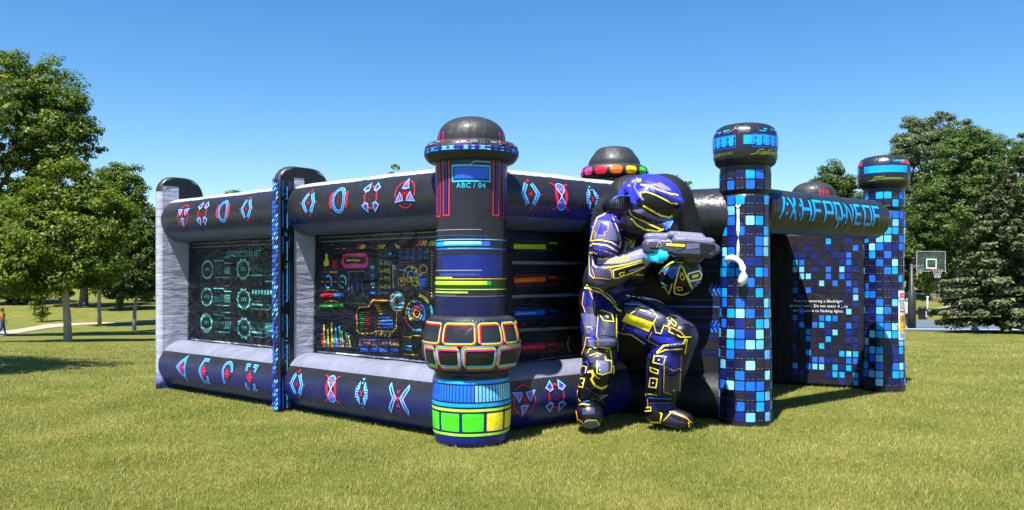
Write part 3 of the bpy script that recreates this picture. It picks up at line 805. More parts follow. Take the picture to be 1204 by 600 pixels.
ri.mesh(mb, 'dark_cap'); A = Art(); f = ri.surf(.49); rr = random.Random(5)
A.rect('db', -1.45, 2.935, 1.45, 2.985)
for k in range(-18, 19):
    A.z = 1; A.rect(rr.choice(('sk', 'lb', 'az', 'lc')), k * .078, 2.942, k * .078 + rr.uniform(.025, .07), 2.98)
for k in range(90):
    x = rr.uniform(-1.4, 1.4); A.z = 1; A.rect(rr.choice(('gy', 'dr', 'gy', 'am', 'pu')), x, 3.0 + rr.uniform(0, .035), x + rr.uniform(.02, .08), 3.01 + rr.uniform(.0, .035))
for k in range(-20, 21): A.rect('dkg', k * .07, 2.905, k * .07 + .045, 2.915)
A.apply(mb, f, L=.06); mb.build('ring', tower, ORG)
def dome_prof(r, z0, h, n=14):
    return [(r, z0 - .06), (r * 1.01, z0)] + [(r * math.cos(t) ** .85 if t < 1.55 else .002, z0 + h * math.sin(t)) for t in lin_space(.08, math.pi / 2, n)]
mb = MB(); do = Lathe(A0, dome_prof(.345, 3.12, .22), 5); do.mesh(mb, 'dark_cap'); A = Art(); f = do.surf(.35)
for s in (-1, 1):
    for k in range(3): A.rect('rd', s * (.33 + .075 * k) - .008, 3.05, s * (.33 + .075 * k) + .008, 3.16)
    A.rect('db', s * .37 - .02, 3.06, s * .37 + .02, 3.15)
A.apply(mb, f, L=.05); mb.build('dome', tower, ORG)

# two smaller domed towers further back
def back_tower(c, zr, rd, lights, dh):
    mb = MB(); s = Lathe(c, [(rd, z) for z in lin_space(0, zr, 20)], 1); s.mesh(mb, 'shaft_vinyl')
    t = mb.build('domed_tower', arena, ORG)
    mb = MB(); R0 = rd * 1.28
    ri = Lathe(c, closed([(R0 * .86, zr - .1), (R0 * .96, zr - .07), (R0, zr), (R0 * .96, zr + .07), (R0 * .84, zr + .1)]), 4); ri.mesh(mb, 'dark_cap')
    if lights:
        A = Art()
        for k, cc in enumerate(('rd', 'pk', 'mg', 'pk', 'rd', 'orr', 'gold', 'gr', 'tq', 'cy', 'az', 'mg')):
            a = -1.32 + (k - 2) * .46
            A.poly(cc, rrect(R0 * a - .085, zr - .055, R0 * a + .085, zr + .055, .045, 4))
        A.apply(mb, ri.surf(R0), L=.05, off=.012)
    mb.build('light_ring' if lights else 'ring', t, ORG)
    mb = MB()
    if lights: do = Lathe(c, [(rd * .99, zr + .08), (rd * 1.0, zr + .14), (rd * .95, zr + .19), (rd * .70, zr + .32), (rd * .58, zr + .355), (rd * .4, zr + .37), (.002, zr + .378)], 5)
    else: do = Lathe(c, dome_prof(rd * .98, zr + .14, dh), 5)
    do.mesh(mb, 'dark_cap')
    if not lights:
        A = Art()
        for k in range(4): A.rect('rd', .1 + .05 * k, zr + .11, .118 + .05 * k, zr + .19)
        A.apply(mb, do.surf(rd), L=.05)
    mb.build('dome', t, ORG)
back_tower((1.47, 11.9), 3.18, .37, True, 0)
back_tower((5.13, 14.1), 2.95, .36, False, .22)

# tiled columns
TI = [('nv', 32), ('pu', 16), ('db', 6), ('az', 18), ('sk', 17), ('lb', 7), ('lc', 5)]
def tile_col(r): 
    x = r.uniform(0, sum(w for _, w in TI))
    for c, w in TI:
        x -= w
        if x <= 0: return c
def column(c, R, zc, seed, label):
    r = random.Random(seed)
    prof = [(R + .012 * math.sin(1.9 * z + seed), z) for z in lin_space(0, zc - .34, 36)] + [(R - .03, zc - .325), (R, zc - .31), (R + .002, zc - .15), (R, zc + .06)]
    s = Lathe(c, prof, seed); mb = MB(); s.mesh(mb, 'tile_base'); A = Art(); f = s.surf(R)
    nt = 16; pw = 2 * math.pi * R / nt
    rows = [(zc - .34 - .117 * (k + 1)) for k in range(int((zc - .34) / .117))] + [zc - .145 - .117 * .2, zc - .285]
    for z in rows:
        if z < 0: continue
        for k in range(nt):
            x = -math.pi * R + k * pw + .008
            cc = tile_col(r); A.z = 0
            A.poly(cc, rrect(x, z + .008, x + pw - .016, z + .109, .010, 2))
            if cc in ('nv', 'pu'):
                A.z = 1; A.rect('gy', x + .01, z + .016, x + pw - .034, z + .0205); A.rect('dg', x + .006, z + .098, x + pw - .03, z + .1015)
    A.apply(mb, f, L=.07, off=.004)
    col = mb.build('tiled_column', arena, ORG)
    if label: col['label'] = label
    mb = MB(); Rc = R * 1.27
    cp = Lathe(c, closed([(Rc * .82, zc), (Rc * .93, zc + .03), (Rc * .99, zc + .09), (Rc * 1.0, zc + .2), (Rc * 1.005, zc + .32), (Rc * .98, zc + .38), (Rc * .9, zc + .435), (Rc * .75, zc + .47), (Rc * .5, zc + .49), (.25 * Rc, zc + .50)]), seed); cp.mesh(mb, 'black_vinyl')
    A = Art(); f = cp.surf(Rc)
    for k in range(-3, 4):
        x0 = k * .74 + (.02 if seed == 1 else -.28)
        if (k + (seed == 1)) % 2 == 0 or seed == 2:
            A.frame('db', x0, zc + .195, x0 + .64, zc + .335, .007, .01); A.rect('sk', x0 + .025, zc + .215, x0 + .615, zc + .318)
            A.rect('sk', x0 + .26, zc + .385, x0 + .31, zc + .40); A.rect('sl', x0 + .34, zc + .385, x0 + .42, zc + .395); A.rect('sk', x0 + .45, zc + .38, x0 + .54, zc + .395)
            A.stroke('gy', [(x0 + .45, zc + .365), (x0 + .55, zc + .365), (x0 + .60, zc + .40), (x0 + .68, zc + .40)], .006)
            if seed == 2: A.poly('rd', [(x0 + .56, zc + .345), (x0 + .68, zc + .345), (x0 + .68, zc + .385), (x0 + .60, zc + .385)])
            A.stroke('ol', [(x0 + .1, zc + .10), (x0 + .16, zc + .11), (x0 + .2, zc + .155), (x0 + .26, zc + .16)], .009)
            for q in range(16): A.stroke('ol', [(x0 + .24 + .022 * q, zc + .11), (x0 + .25 + .022 * q, zc + .14)], .006)
        else:
            A.frame('bl', x0 + .06, zc + .185, x0 + .68, zc + .325, .006, .008)
            for q in range(6): A.z = 0; A.rect('db', x0 + .08 + .1 * q, zc + .20, x0 + .175 + .1 * q, zc + .31); A.z = 1; A.rect('sk', x0 + .105 + .1 * q, zc + .205, x0 + .155 + .1 * q, zc + .305)
            A.z = 0
            A.rect('sk', x0 + .14, zc + .36, x0 + .22, zc + .373); A.rect('sl', x0 + .28, zc + .36, x0 + .34, zc + .37); A.rect('sk', x0 + .42, zc + .37, x0 + .48, zc + .387)
            for q in range(16): A.stroke('ol', [(x0 + .12 + .022 * q, zc + .10), (x0 + .13 + .022 * q, zc + .135)], .006)
    A.apply(mb, f, L=.07, off=.005)
    mb.build('cap', col, ORG)
    return col, s
col1, s1 = column(C1, .286, 2.965, 1, None)
col2, s2 = column(C2, .283, 3.00, 2, 'tiled column with a paper warning label on its side')
# warning label on the far column
A = Art(); th = 1.02; R = .283; x = th * R; z0 = 1.15; f = s2.surf(R)
A.rect('wh', x - .07, z0 - .38, x + .13, z0 + .34); A.z = 1
A.rect('rd', x - .045, z0 + .235, x + .115, z0 + .30); A.rect('rd', x - .045, z0 + .02, x + .115, z0 + .045); A.rect('gold', x - .04, z0 - .27, x + .115, z0 - .02)
for k in range(8): A.rect('gy', x - .04, z0 + .07 + .018 * k, x + .1 - .02 * (k % 3), z0 + .078 + .018 * k)
A.z = 2
A.text('wh', 'WARNING', x + .035, z0 + .25, .03, 'c')
for z in (-.12, -.20): A.rect('orr', x - .03, z0 + z, x + .1, z0 + z + .012)
for k in range(5): A.rect('dg', x - .03, z0 - .05 - .016 * k, x + .09 - .02 * (k % 2), z0 - .044 - .016 * k)
for k in range(4): A.rect('gy', x - .04, z0 - .35 + .018 * k, x + .1, z0 - .343 + .018 * k)
mb = MB(); A.apply(mb, f, L=.06, off=.012); mb.build('warning_label', col2, ORG)

# --- entrance tube with the alien lettering
dE = (C2 - C1).normalized()
p0 = C1 + dE * .16 + Vector((dE.y, -dE.x, 0)) * .03
nE = Vector((dE.y, -dE.x, 0))
k = (1030 - CX) / F
base = C2 + nE * .30
uu = (k * base.y - base.x) / (dE.x - k * dE.y)
p1 = base + dE * uu
EW = Frame((p0.x, p0.y), p1 - p0, ((p1 - p0).y, -(p1 - p0).x))
LE, RE, ZE = (p1 - p0).length, .265, 2.475
mb = MB(); tube(mb, EW, 0, LE, 0, ZE, RE, lambda a: 'slate_vinyl' if -100 < (a + 180) % 360 - 180 < -52 else 'black_vinyl', rounded=.13)
STROKES = {'/': [[(.0, 0), (.55, 1)]], ':': [[(.15, .62), (.3, .72)], [(.05, .2), (.2, .3)]], 'X': [[(0, 1), (.62, 0)], [(.02, .05), (.25, .42)], [(.42, .6), (.62, 1)]],
    'H': [[(0, 0), (0.08, 1)], [(.6, 0), (.62, .95)], [(.02, .52), (.6, .52)]], 'F': [[(0, 0), (.08, .95), (.68, .95)], [(.04, .5), (.5, .5)]],
    'P': [[(0, 0), (.06, .95), (.62, .95), (.6, .45), (.05, .45)]], 'Q': [[(.05, .2), (.08, .95), (.62, .95), (.62, .2), (.05, .2)], [(.3, .32), (.42, -.28)]],
    'N': [[(0, 0), (.04, .95), (.52, .1), (.6, 1)]], 'E': [[(.62, .95), (.06, .95), (.0, .05), (.6, .05)], [(.04, .5), (.48, .5)]], 'D': [[(0.05, .05), (.05, .95), (.62, .95), (.62, .05), (.05, .05)]], '.': [[(0, .3), (.1, .45)]]}
A = Art(); q0 = RE * math.cos(math.radians(8)); pxs = [(917, '/'), (923, ':'), (929, 'X'), (939, ':'), (943, 'H'), (957, 'F'), (970, 'P'), (982, 'Q'), (992, '.'), (995, 'N'), (1006, 'E'), (1016, 'D'), (1027, 'F')]
for i, (px, ch) in enumerate(pxs):
    u0 = EW.u_of(px, q0)
    u1 = EW.u_of(pxs[i + 1][0] if i + 1 < len(pxs) else 1037, q0)
    wd = min(.30, max(.08, (u1 - u0) * (1.05 if ch not in '/:.' else 2.0)))
    h = .27
    for st in STROKES[ch]: A.stroke('sk', [(u0 + x * wd * 1.15, -.11 + y * h) for x, y in st], .036)
A.apply(mb, tube_surf(EW, 0, ZE, RE), L=.05, off=.005)
A = Art()
for u in (.05, .85, 1.6, 2.35, 3.1): A.rect('bk', u, -RE * 1.6, u + .014, RE * 1.6)
A.apply(mb, tube_surf(EW, 0, ZE, RE), L=.05, off=.003)
mb.build('entrance_tube', arena, ORG)

# --- entrance interior: tiled side wall, black back wall, unseen roof added for darkness, plain rear walls
def slab(mb, a, b, z0, z1, th, mat):
    a, b = Vector((a[0], a[1], 0)), Vector((b[0], b[1], 0)); t = (b - a); L = t.length; t.normalize(); n = Vector((t.y, -t.x, 0))
    box(mb, (a + b) / 2 + UP * (z0 + z1) / 2, t, n, UP, L, th, z1 - z0, mat, .05)
    return Frame((a.x, a.y), t, n), L
mb = MB(); fr, L = slab(mb, (4.05, 13.17), (5.45, 12.47), 0, 2.38, .16, 'dark_inside')
A = Art(); r = random.Random(11); n = 10; xa = fr.u_of(931, .08); pw = (fr.u_of(1010, .08) - xa) / n
for k in range(n):
    for j in range(21):
        x, z = xa + k * pw, .04 + j * .107
        if z + .1 > 2.3 or (2 <= k <= 6 and 10 <= j <= 12): continue
        c = r.choices(('bk', 'nv', 'db', 'az', 'bl', 'sk', 'lb'), ((34, 14, 16, 12, 8, 12, 4) if j < 12 else (50, 14, 14, 8, 6, 6, 2)))[0]
        A.z = 0
        if c == 'bk':
            A.frame('nv', x + .02, z + .015, x + pw - .015, z + .092, .005)
        else: A.rect(c, x + .016, z + .012, x + pw - .012, z + .095)
for i, s in enumerate(('You are entering a Blacklight', 'environment.  Do not enter if you', 'are sensitive to flashing lights.')):
    A.text('wh', s, fr.u_of(962, .08), 1.30 - .075 * i, .04, 'c')
A.apply(mb, lambda x, z, o=0: fr.at(x, .08 + o, z), L=.3, off=.004)
mb.build('entrance_side_wall', arena, ORG)
mb = MB(); slab(mb, (2.75, 13.45), (4.12, 13.2), 0, 2.35, .14, 'dark_inside'); slab(mb, (2.76, 9.95), (2.85, 13.4), 0, 2.35, .14, 'dark_inside')
mb.build('entrance_back_wall', arena, ORG)
mb = MB(); vs = [Vector(p) for p in ((2.75, 9.9, 2.36), (4.35, 12.2, 2.36), (4.25, 13.2, 2.36), (2.75, 13.5, 2.36))]
mb.add(vs + [v + UP * .1 for v in vs], [(0, 1, 2, 3)[::-1], (4, 5, 6, 7), (0, 1, 5, 4), (1, 2, 6, 5), (2, 3, 7, 6), (3, 0, 4, 7)], 'dark_inside', False)
mb.build('added_shade_roof', arena, ORG)  # unseen roof, added and cut to keep the passage dark
mb = MB()
for a, b in (((-5.0, 13.0), (-1.6, 16.9)), ((-1.6, 16.9), (4.9, 14.4)), ((5.2, 14.0), (5.6, 12.6))): slab(mb, a, b, 0, 2.55, .4, 'black_vinyl')
mb.build('rear_wall', arena, ORG)

# --- white inflation sleeve hanging on the front column
mb = MB()
def on_col(px, py, o=.02):
    x = math.asin((px - 876.5) / 31.0) * .286
    p = s1.surf(.286)(x, EYE - (py - HY) * 9.33 / F, o); return p
cord = [on_col(868.5, y, .02) for y in (243, 255, 270, 290, 302)]
tube_path(mb, cord, [.016, .015, .016, .018, .024], 'ink_wh', 8)
tube_path(mb, [on_col(866.5, 241, .02), on_col(868.5, 244.5, .03), on_col(871, 241, .02)], [.010, .016, .010], 'ink_wh', 8)
sl = [on_col(857, 308, .05), on_col(859, 304.5, .06), on_col(863, 303.5, .065), on_col(868, 305, .07), on_col(872, 309, .075), on_col(874.5, 316, .075), on_col(875, 324, .07), on_col(873.5, 331, .065), on_col(871.5, 336, .055)]
tube_path(mb, sl, [.022, .038, .040, .034, .032, .036, .046, .050, .026], 'ink_wh', 12)
o = mb.build('inflation_sleeve', None, on_col(868.5, 243, .02))
tag(o, 'white fabric inflation sleeve hanging on a cord from the front tiled column', 'sleeve')
# ------------------------------------------------------------------ rounded bodies: chains of tapered limbs fused into one skin
def limb(mb, a, ra, b, rb, mat='black_vinyl', seg=14, flat=None):
    a, b = Vector(a), Vector(b); t = b - a
    L = t.length
    t = t / L if L > 1e-5 else Vector((0, 0, 1))
    u = t.cross(Vector((0, 1, 0)) if abs(t.y) < .9 else Vector((1, 0, 0))).normalized(); v = t.cross(u)
    prof = []
    for k in range(1, 6): q = math.pi / 2 * k / 6; prof.append((-ra * math.cos(q), ra * math.sin(q)))
    for k in range(0, 4): prof.append((L * k / 3, ra + (rb - ra) * k / 3))
    for k in range(1, 6): q = math.pi / 2 * k / 6; prof.append((L + rb * math.sin(q), rb * math.cos(q)))
    def q3(p):
        return p if flat is None else Vector(p)
    vs = [a + t * -ra]
    for s, r in prof: vs += [a + t * s + (u * math.cos(2 * math.pi * k / seg) + v * math.sin(2 * math.pi * k / seg)) * r for k in range(seg)]
    vs.append(b + t * rb)
    n = len(prof)
    fs = [(0, 1 + (k + 1) % seg, 1 + k) for k in range(seg)]
    fs += [(1 + i * seg + k, 1 + i * seg + (k + 1) % seg, 1 + (i + 1) * seg + (k + 1) % seg, 1 + (i + 1) * seg + k) for i in range(n - 1) for k in range(seg)]
    e = len(vs) - 1
    fs += [(e, 1 + (n - 1) * seg + k, 1 + (n - 1) * seg + (k + 1) % seg) for k in range(seg)]
    mb.add(vs, fs, mat)
def ball(mb, c, rx, ry, rz, mat='black_vinyl', tilt=0.0, seg=20):
    c = Vector(c); vs = []; fs = []
    n = 12
    ct, sn = math.cos(tilt), math.sin(tilt)
    def tr(x, y, z): return c + Vector((x * ct - z * sn, y, x * sn + z * ct))
    vs.append(tr(0, 0, -rz))
    for i in range(1, n):
        q = -math.pi / 2 + math.pi * i / n
        vs += [tr(rx * math.cos(q) * math.cos(2 * math.pi * k / seg), ry * math.cos(q) * math.sin(2 * math.pi * k / seg), rz * math.sin(q)) for k in range(seg)]
    vs.append(tr(0, 0, rz)); e = len(vs) - 1
    fs += [(0, 1 + (k + 1) % seg, 1 + k) for k in range(seg)]
    fs += [(1 + i * seg + k, 1 + i * seg + (k + 1) % seg, 1 + (i + 1) * seg + (k + 1) % seg, 1 + (i + 1) * seg + k) for i in range(n - 2) for k in range(seg)]
    fs += [(e, 1 + (n - 2) * seg + k, 1 + (n - 2) * seg + (k + 1) % seg) for k in range(seg)]
    mb.add(vs, fs, mat)
def fuse(mb, voxel, smooth=4):
    """one continuous skin round every shape in mb: (vertices, faces)"""
    me = bpy.data.meshes.new('skin'); me.from_pydata([tuple(v) for v in mb.v], [], mb.f)
    o = bpy.data.objects.new('skin', me); COL.objects.link(o)
    r = o.modifiers.new('r', 'REMESH'); r.mode = 'VOXEL'; r.voxel_size = voxel
    s = o.modifiers.new('s', 'SMOOTH'); s.iterations = smooth; s.factor = .5
    dg = bpy.context.evaluated_depsgraph_get(); dg.update()
    m2 = o.evaluated_get(dg).to_mesh()
    vs = [v.co.copy() for v in m2.vertices]; fs = [tuple(p.vertices) for p in m2.polygons]
    o.evaluated_get(dg).to_mesh_clear()
    bpy.data.objects.remove(o); bpy.data.meshes.remove(me)
    return vs, fs
def paint(vs, fs, rules, default):
    """rules: list of (mat, a, b, r): faces whose centre lies within r of the segment a-b"""
    out = []
    for f in fs:
        c = sum((vs[k] for k in f), Vector()) / len(f); m = default; best = 9
        for mat, a, b, r in rules:
            ab = b - a; t = max(0, min(1, (c - a).dot(ab) / max(1e-9, ab.length_squared)))
            d = (c - a - ab * t).length / r
            if d < 1 and d < best: best, m = d, mat
        out.append(m)
    return out
def ray_surf(trees, scale=1.0):
    eye = Vector((0, 0, EYE))
    def f(x, y, off=0.0):
        d = (W(x, -y, 9.0) - eye).normalized()
        best = None
        for t in trees:
            h = t.ray_cast(eye, d)
            if h[0] is not None and (best is None or h[3] < best[3]): best = h
        if best is None: return None
        n = best[1]
        if n.dot(d) > 0: n = -n
        return best[0] + n * off
    return f
class Marks(Art):
    """prints laid out on the figure as seen from the lawn in front of it (1 unit = 1/100 m or so), pressed on to its skin"""
    def line(s, col, pts, w=2.0, closed=False, k=1.0, ox=0.0, oy=0.0):
        s.stroke(col, [(ox + x / k, -(oy + y / k)) for x, y in pts], w * .78, closed)
    def fill(s, col, pts, k=1.0, ox=0.0, oy=0.0):
        s.poly(col, [(ox + x / k, -(oy + y / k)) for x, y in pts])

# ------------------------------------------------------------------ soldier
SO = Vector((1.25, 9.2, 0))
soldier = thing('inflatable_soldier', 'giant inflatable soldier in blue and black armour crouching with a blaster before the arena', 'inflatable figure', SO)
s_ = lambda r, d=9.2: r * d / F
B = MB()
def lb(p, d, r, q, e, g, **k): limb(B, W(p[0], p[1], d), s_(r, d), W(q[0], q[1], e), s_(g, e), **k)
lb((718, 350), 9.5, 26, (732, 285), 9.48, 32)                    # trunk
lb((730, 285), 9.47, 31, (742, 262), 9.42, 24)
lb((706, 352), 9.45, 25, (728, 362), 9.45, 26)
lb((722, 262), 9.35, 16, (716, 272), 9.28, 20)
lb((714, 270), 9.2, 20, (710, 300), 9.12, 17.5); lb((710, 300), 9.12, 17.5, (707, 328), 9.05, 15.5)   # near upper arm
lb((707, 329), 9.0, 16.5, (722, 321), 8.95, 16); lb((722, 321), 8.95, 17, (756, 303), 8.8, 11)     # near forearm
lb((740, 270), 9.5, 24, (776, 288), 9.5, 22)
lb((776, 288), 9.5, 20, (792, 325), 9.3, 21); lb((796, 328), 9.15, 22, (806, 322), 8.95, 20); lb((806, 322), 8.95, 17, (812, 306), 8.85, 11)  # far arm
lb((706, 352), 9.45, 26, (707, 385), 9.3, 24); lb((707, 385), 9.3, 24, (704, 425), 9.15, 20)      # near leg
lb((704, 430), 9.12, 20, (701, 440), 9.12, 19); lb((701, 440), 9.14, 19, (695, 474), 9.2, 16)
lb((694, 485), 9.2, 17, (693, 488), 8.98, 17)
lb((730, 364), 9.42, 27, (762, 378), 9.2, 26); lb((762, 378), 9.2, 28, (798, 396), 8.98, 23)      # far leg
lb((796, 404), 8.98, 22, (785, 426), 9.05, 25); lb((785, 426), 9.05, 25, (777, 470), 9.18, 18)
lb((774, 485), 9.18, 16, (783, 488), 9.14, 14.5); lb((783, 488), 9.14, 14.5, (806, 494), 9.02, 9.5)
lb((703, 438), 8.97, 17, (702, 446), 8.98, 15); lb((800, 394), 8.86, 17, (797, 404), 8.88, 16)                        # knee pads
lb((714, 272), 9.06, 16, (710, 296), 8.99, 14.5)                   # shoulder plate
lb((716, 372), 9.14, 15, (712, 400), 9.04, 14); lb((742, 366), 9.12, 16, (776, 380), 8.98, 14)                          # thigh plates
lb((690, 448), 8.98, 9, (686, 462), 9.0, 8); lb((782, 425), 8.9, 11, (776, 455), 8.98, 10)
lb((745, 318), 9.25, 20, (752, 300), 9.2, 16)                    # chest box
# hands: palm, four fingers and a thumb each
def hand(px, py, d, dirx, fingers):
    lb((px, py), d, 7.5, (px + dirx * 8, py - 1), d - .02, 7)
    for (a, b, c, r) in fingers:
        lb(a[:2], a[2], r, b[:2], b[2], r * .92, seg=8); lb(b[:2], b[2], r * .92, c[:2], c[2], r * .75, seg=8)
hand(760, 301, 8.74, 1, [((767, 298, 8.70), (776, 296, 8.62), (784, 297, 8.60), 2.6), ((767, 301, 8.70), (777, 300, 8.61), (786, 301, 8.60), 2.7), ((766, 304, 8.70), (776, 304, 8.62), (784, 305, 8.61), 2.6), ((765, 307, 8.71), (773, 308, 8.64), (779, 309, 8.63), 2.3), ((762, 296, 8.70), (767, 292, 8.64), (774, 291, 8.60), 2.8)])
hand(812, 304, 8.80, 1, [((808, 302, 8.72), (806, 294, 8.60), (805, 287, 8.62), 2.5), ((813, 301, 8.71), (812, 292, 8.58), (810, 285, 8.62), 2.7), ((818, 301, 8.71), (818, 291, 8.58), (816, 285, 8.62), 2.6), ((823, 302, 8.72), (825, 293, 8.60), (824, 287, 8.63), 2.4), ((806, 306, 8.72), (799, 303, 8.66), (793, 301, 8.64), 2.8)])
vs, fs = fuse(B, .017, 5)
w_ = lambda x, y, d: W(x, y, d)
RULES = [('ink_ro', w_(712, 266, 9.25), w_(702, 312, 9.1), .30), ('ink_am', w_(710, 327, 9.0), w_(736, 314, 8.9), .24), ('ink_lv', w_(738, 312, 8.85), w_(757, 303, 8.8), .17),
         ('ink_ak', w_(702, 336, 9.1), w_(716, 334, 9.0), .19), ('ink_cy', w_(764, 301, 8.7), w_(786, 301, 8.6), .085), ('ink_ak', w_(805, 300, 8.75), w_(822, 300, 8.75), .12), ('ink_lb', w_(804, 288, 8.6), w_(824, 288, 8.6), .055),
         ('ink_ak', w_(792, 325, 9.3), w_(806, 320, 8.95), .30), ('ink_rb', w_(706, 360, 9.4), w_(704, 395, 9.3), .16), ('ink_am', w_(709, 372, 9.25), w_(707, 415, 9.05), .22), ('ink_ak', w_(702, 430, 9.1), w_(696, 474, 9.2), .22),
         ('ink_ak', w_(694, 488, 9.2), w_(692, 492, 8.9), .22), ('ink_rb', w_(738, 372, 9.3), w_(785, 402, 9.0), .27), ('ink_am', w_(738, 358, 9.3), w_(790, 384, 9.0), .24), ('ink_ak', w_(792, 412, 9.0), w_(779, 470, 9.15), .23),
         ('ink_ak', w_(774, 488, 9.15), w_(810, 494, 9.0), .22), ('ink_rb', w_(712, 345, 9.4), w_(724, 340, 9.3), .2), ('black_vinyl', w_(742, 300, 9.3), w_(742, 270, 9.3), .28)]
body = MB(); body.add(vs, fs, paint(vs, fs, RULES, 'ink_ak'))
bvh = BVHTree.FromPolygons(vs, fs)
sf = ray_surf([bvh])
K2 = dict(k=3.53, ox=660, oy=190); K3 = dict(k=3.335, ox=660, oy=340); K1 = dict(k=6.0, ox=680, oy=190)
M = Marks()
Y = 'ye'
# upper arm and shoulder
M.fill('ag', [(150, 242), (205, 250), (240, 330), (128, 322)], **K2); M.z = 1; M.fill('ro', [(165, 255), (195, 258), (192, 290), (178, 292), (180, 308), (150, 306)], **K2)
M.line('gold', [(165, 255), (195, 258), (192, 290), (178, 292), (180, 308), (150, 306)], .8, **K2)
M.line(Y, [(200, 188), (178, 222), (150, 235), (132, 290), (124, 330)], 1.5, **K2); M.line(Y, [(205, 192), (215, 240), (235, 290), (243, 330)], 1.3, **K2)
M.z = 2; M.line(Y, [(122, 330), (160, 326), (205, 335), (242, 358)], 1.8, **K2); M.line(Y, [(122, 352), (132, 342), (190, 350), (232, 375)], 2.0, **K2)
M.fill('rb', [(125, 356), (185, 362), (228, 384), (222, 400), (150, 398), (128, 390)], **K2)
# forearm
M.z = 0; M.fill('lv', [(150, 398), (222, 392), (300, 362), (342, 344), (354, 380), (340, 400), (262, 424), (152, 428)], **K2)
M.z = 1; M.line(Y, [(158, 402), (176, 388)], 2.0, **K2); M.line(Y, [(158, 406), (230, 392), (300, 372), (330, 360)], 1.0, **K2)
for x, y in ((206, 416), (240, 412), (272, 406)): M.fill(Y, [(x - 12, y - 5), (x + 12, y - 9), (x + 12, y + 3), (x - 12, y + 7)], **K2)
M.line(Y, [(118, 378), (132, 380), (134, 430), (150, 444), (205, 440), (270, 428), (335, 408)], 2.0, **K2)
M.line(Y, [(116, 380), (120, 470), (136, 486)], 1.4, **K2)
M.fill('bk', [(215, 452), (340, 416), (346, 430), (238, 470), (232, 486), (215, 486)], **K2); M.z = 2
M.line(Y, [(340, 416), (216, 452), (218, 484), (236, 482), (300, 458), (346, 436)], 1.6, **K2); M.line(Y, [(240, 470), (246, 462), (262, 458), (258, 470), (242, 474)], 1.0, **K2)
M.line('lb', [(280, 452), (345, 434)], 1.0, **K2); M.line('gold', [(282, 450), (300, 470), (340, 470)], .7, **K2)
# chest
M.z = 1
M.line(Y, [(250, 285), (262, 316), (290, 330), (262, 372), (285, 378)], 1.3, **K2); M.line(Y, [(318, 262), (300, 300), (290, 340), (282, 372)], 1.2, **K2)
M.fill(Y, [(303, 318), (313, 318), (300, 360), (290, 360)], **K2); M.fill(Y, [(240, 335), (248, 332), (244, 352), (236, 356)], **K2)
M.fill('ro', [(220, 205), (285, 200), (286, 235), (240, 240)], **K2)
# far forearm and its round guard
M.z = 0; M.fill('bl', [(415, 455), (470, 425), (508, 425), (500, 440), (462, 490), (440, 470)], **K2); M.fill('lb', [(430, 448), (468, 430), (475, 445), (448, 465)], **K2)
M.z = 1; M.line(Y, [(404, 470), (420, 446), (460, 420), (508, 420)], 2.0, **K2)
M.line(Y, [(494, 432), (470, 520), (470, 545), (500, 552), (540, 540), (545, 530), (520, 480), (506, 440), (494, 432)], 2.0, **K2)
M.line(Y, [(500, 462), (494, 482), (506, 492), (512, 482), (500, 462)], 1.1, **K2); M.line(Y, [(478, 520), (486, 534), (504, 530), (500, 520), (478, 520)], 1.1, **K2)
M.line('wh', [(528, 466), (570, 454), (580, 470), (575, 488), (534, 496), (524, 480), (528, 466)], 2.4, **K2); M.fill(Y, [(540, 472), (568, 466), (568, 478), (542, 486)], **K2)
M.line(Y, [(418, 520), (430, 520), (448, 548), (462, 505)], 1.5, **K2); M.line('lc', [(416, 502), (440, 516)], 2.0, **K2); M.fill('ro', [(536, 500), (580, 492), (578, 508), (545, 522)], **K2); M.line(Y, [(548, 508), (562, 516)], 1.5, **K2)
# hip, near thigh
M.z = 0; M.fill('rb', [(95, -8), (150, 8), (205, 70), (200, 100), (140, 70), (70, 60)], **K3)
M.z = 1; M.line(Y, [(92, -4), (110, -2), (152, 12), (190, 44), (220, 82), (238, 86)], 2.4, **K3); M.line(Y, [(100, -14), (150, -2), (196, 34), (222, 68)], 1.1, **K3)
M.fill('ag', [(78, 95), (140, 100), (140, 185), (100, 175), (92, 150)], **K3); M.fill('ro', [(120, 150), (140, 150), (138, 200), (110, 200)], **K3)
M.line('ro', [(96, 20), (90, 130)], 1.6, **K3); M.line('lb', [(66, 66), (60, 95)], 1.2, **K3)
M.line(Y, [(152, 88), (160, 84), (198, 98), (204, 128), (166, 124), (152, 100)], 1.3, **K3); M.line('wh', [(176, 106), (184, 112)], 1.8, **K3)
M.line(Y, [(100, 148), (122, 150), (122, 190), (98, 192)], 1.3, **K3); M.line(Y, [(146, 100), (140, 190)], .9, **K3); M.line(Y, [(215, 100), (214, 190)], 1.3, **K3); M.line('ro', [(150, 100), (148, 190)], 1.2, **K3)
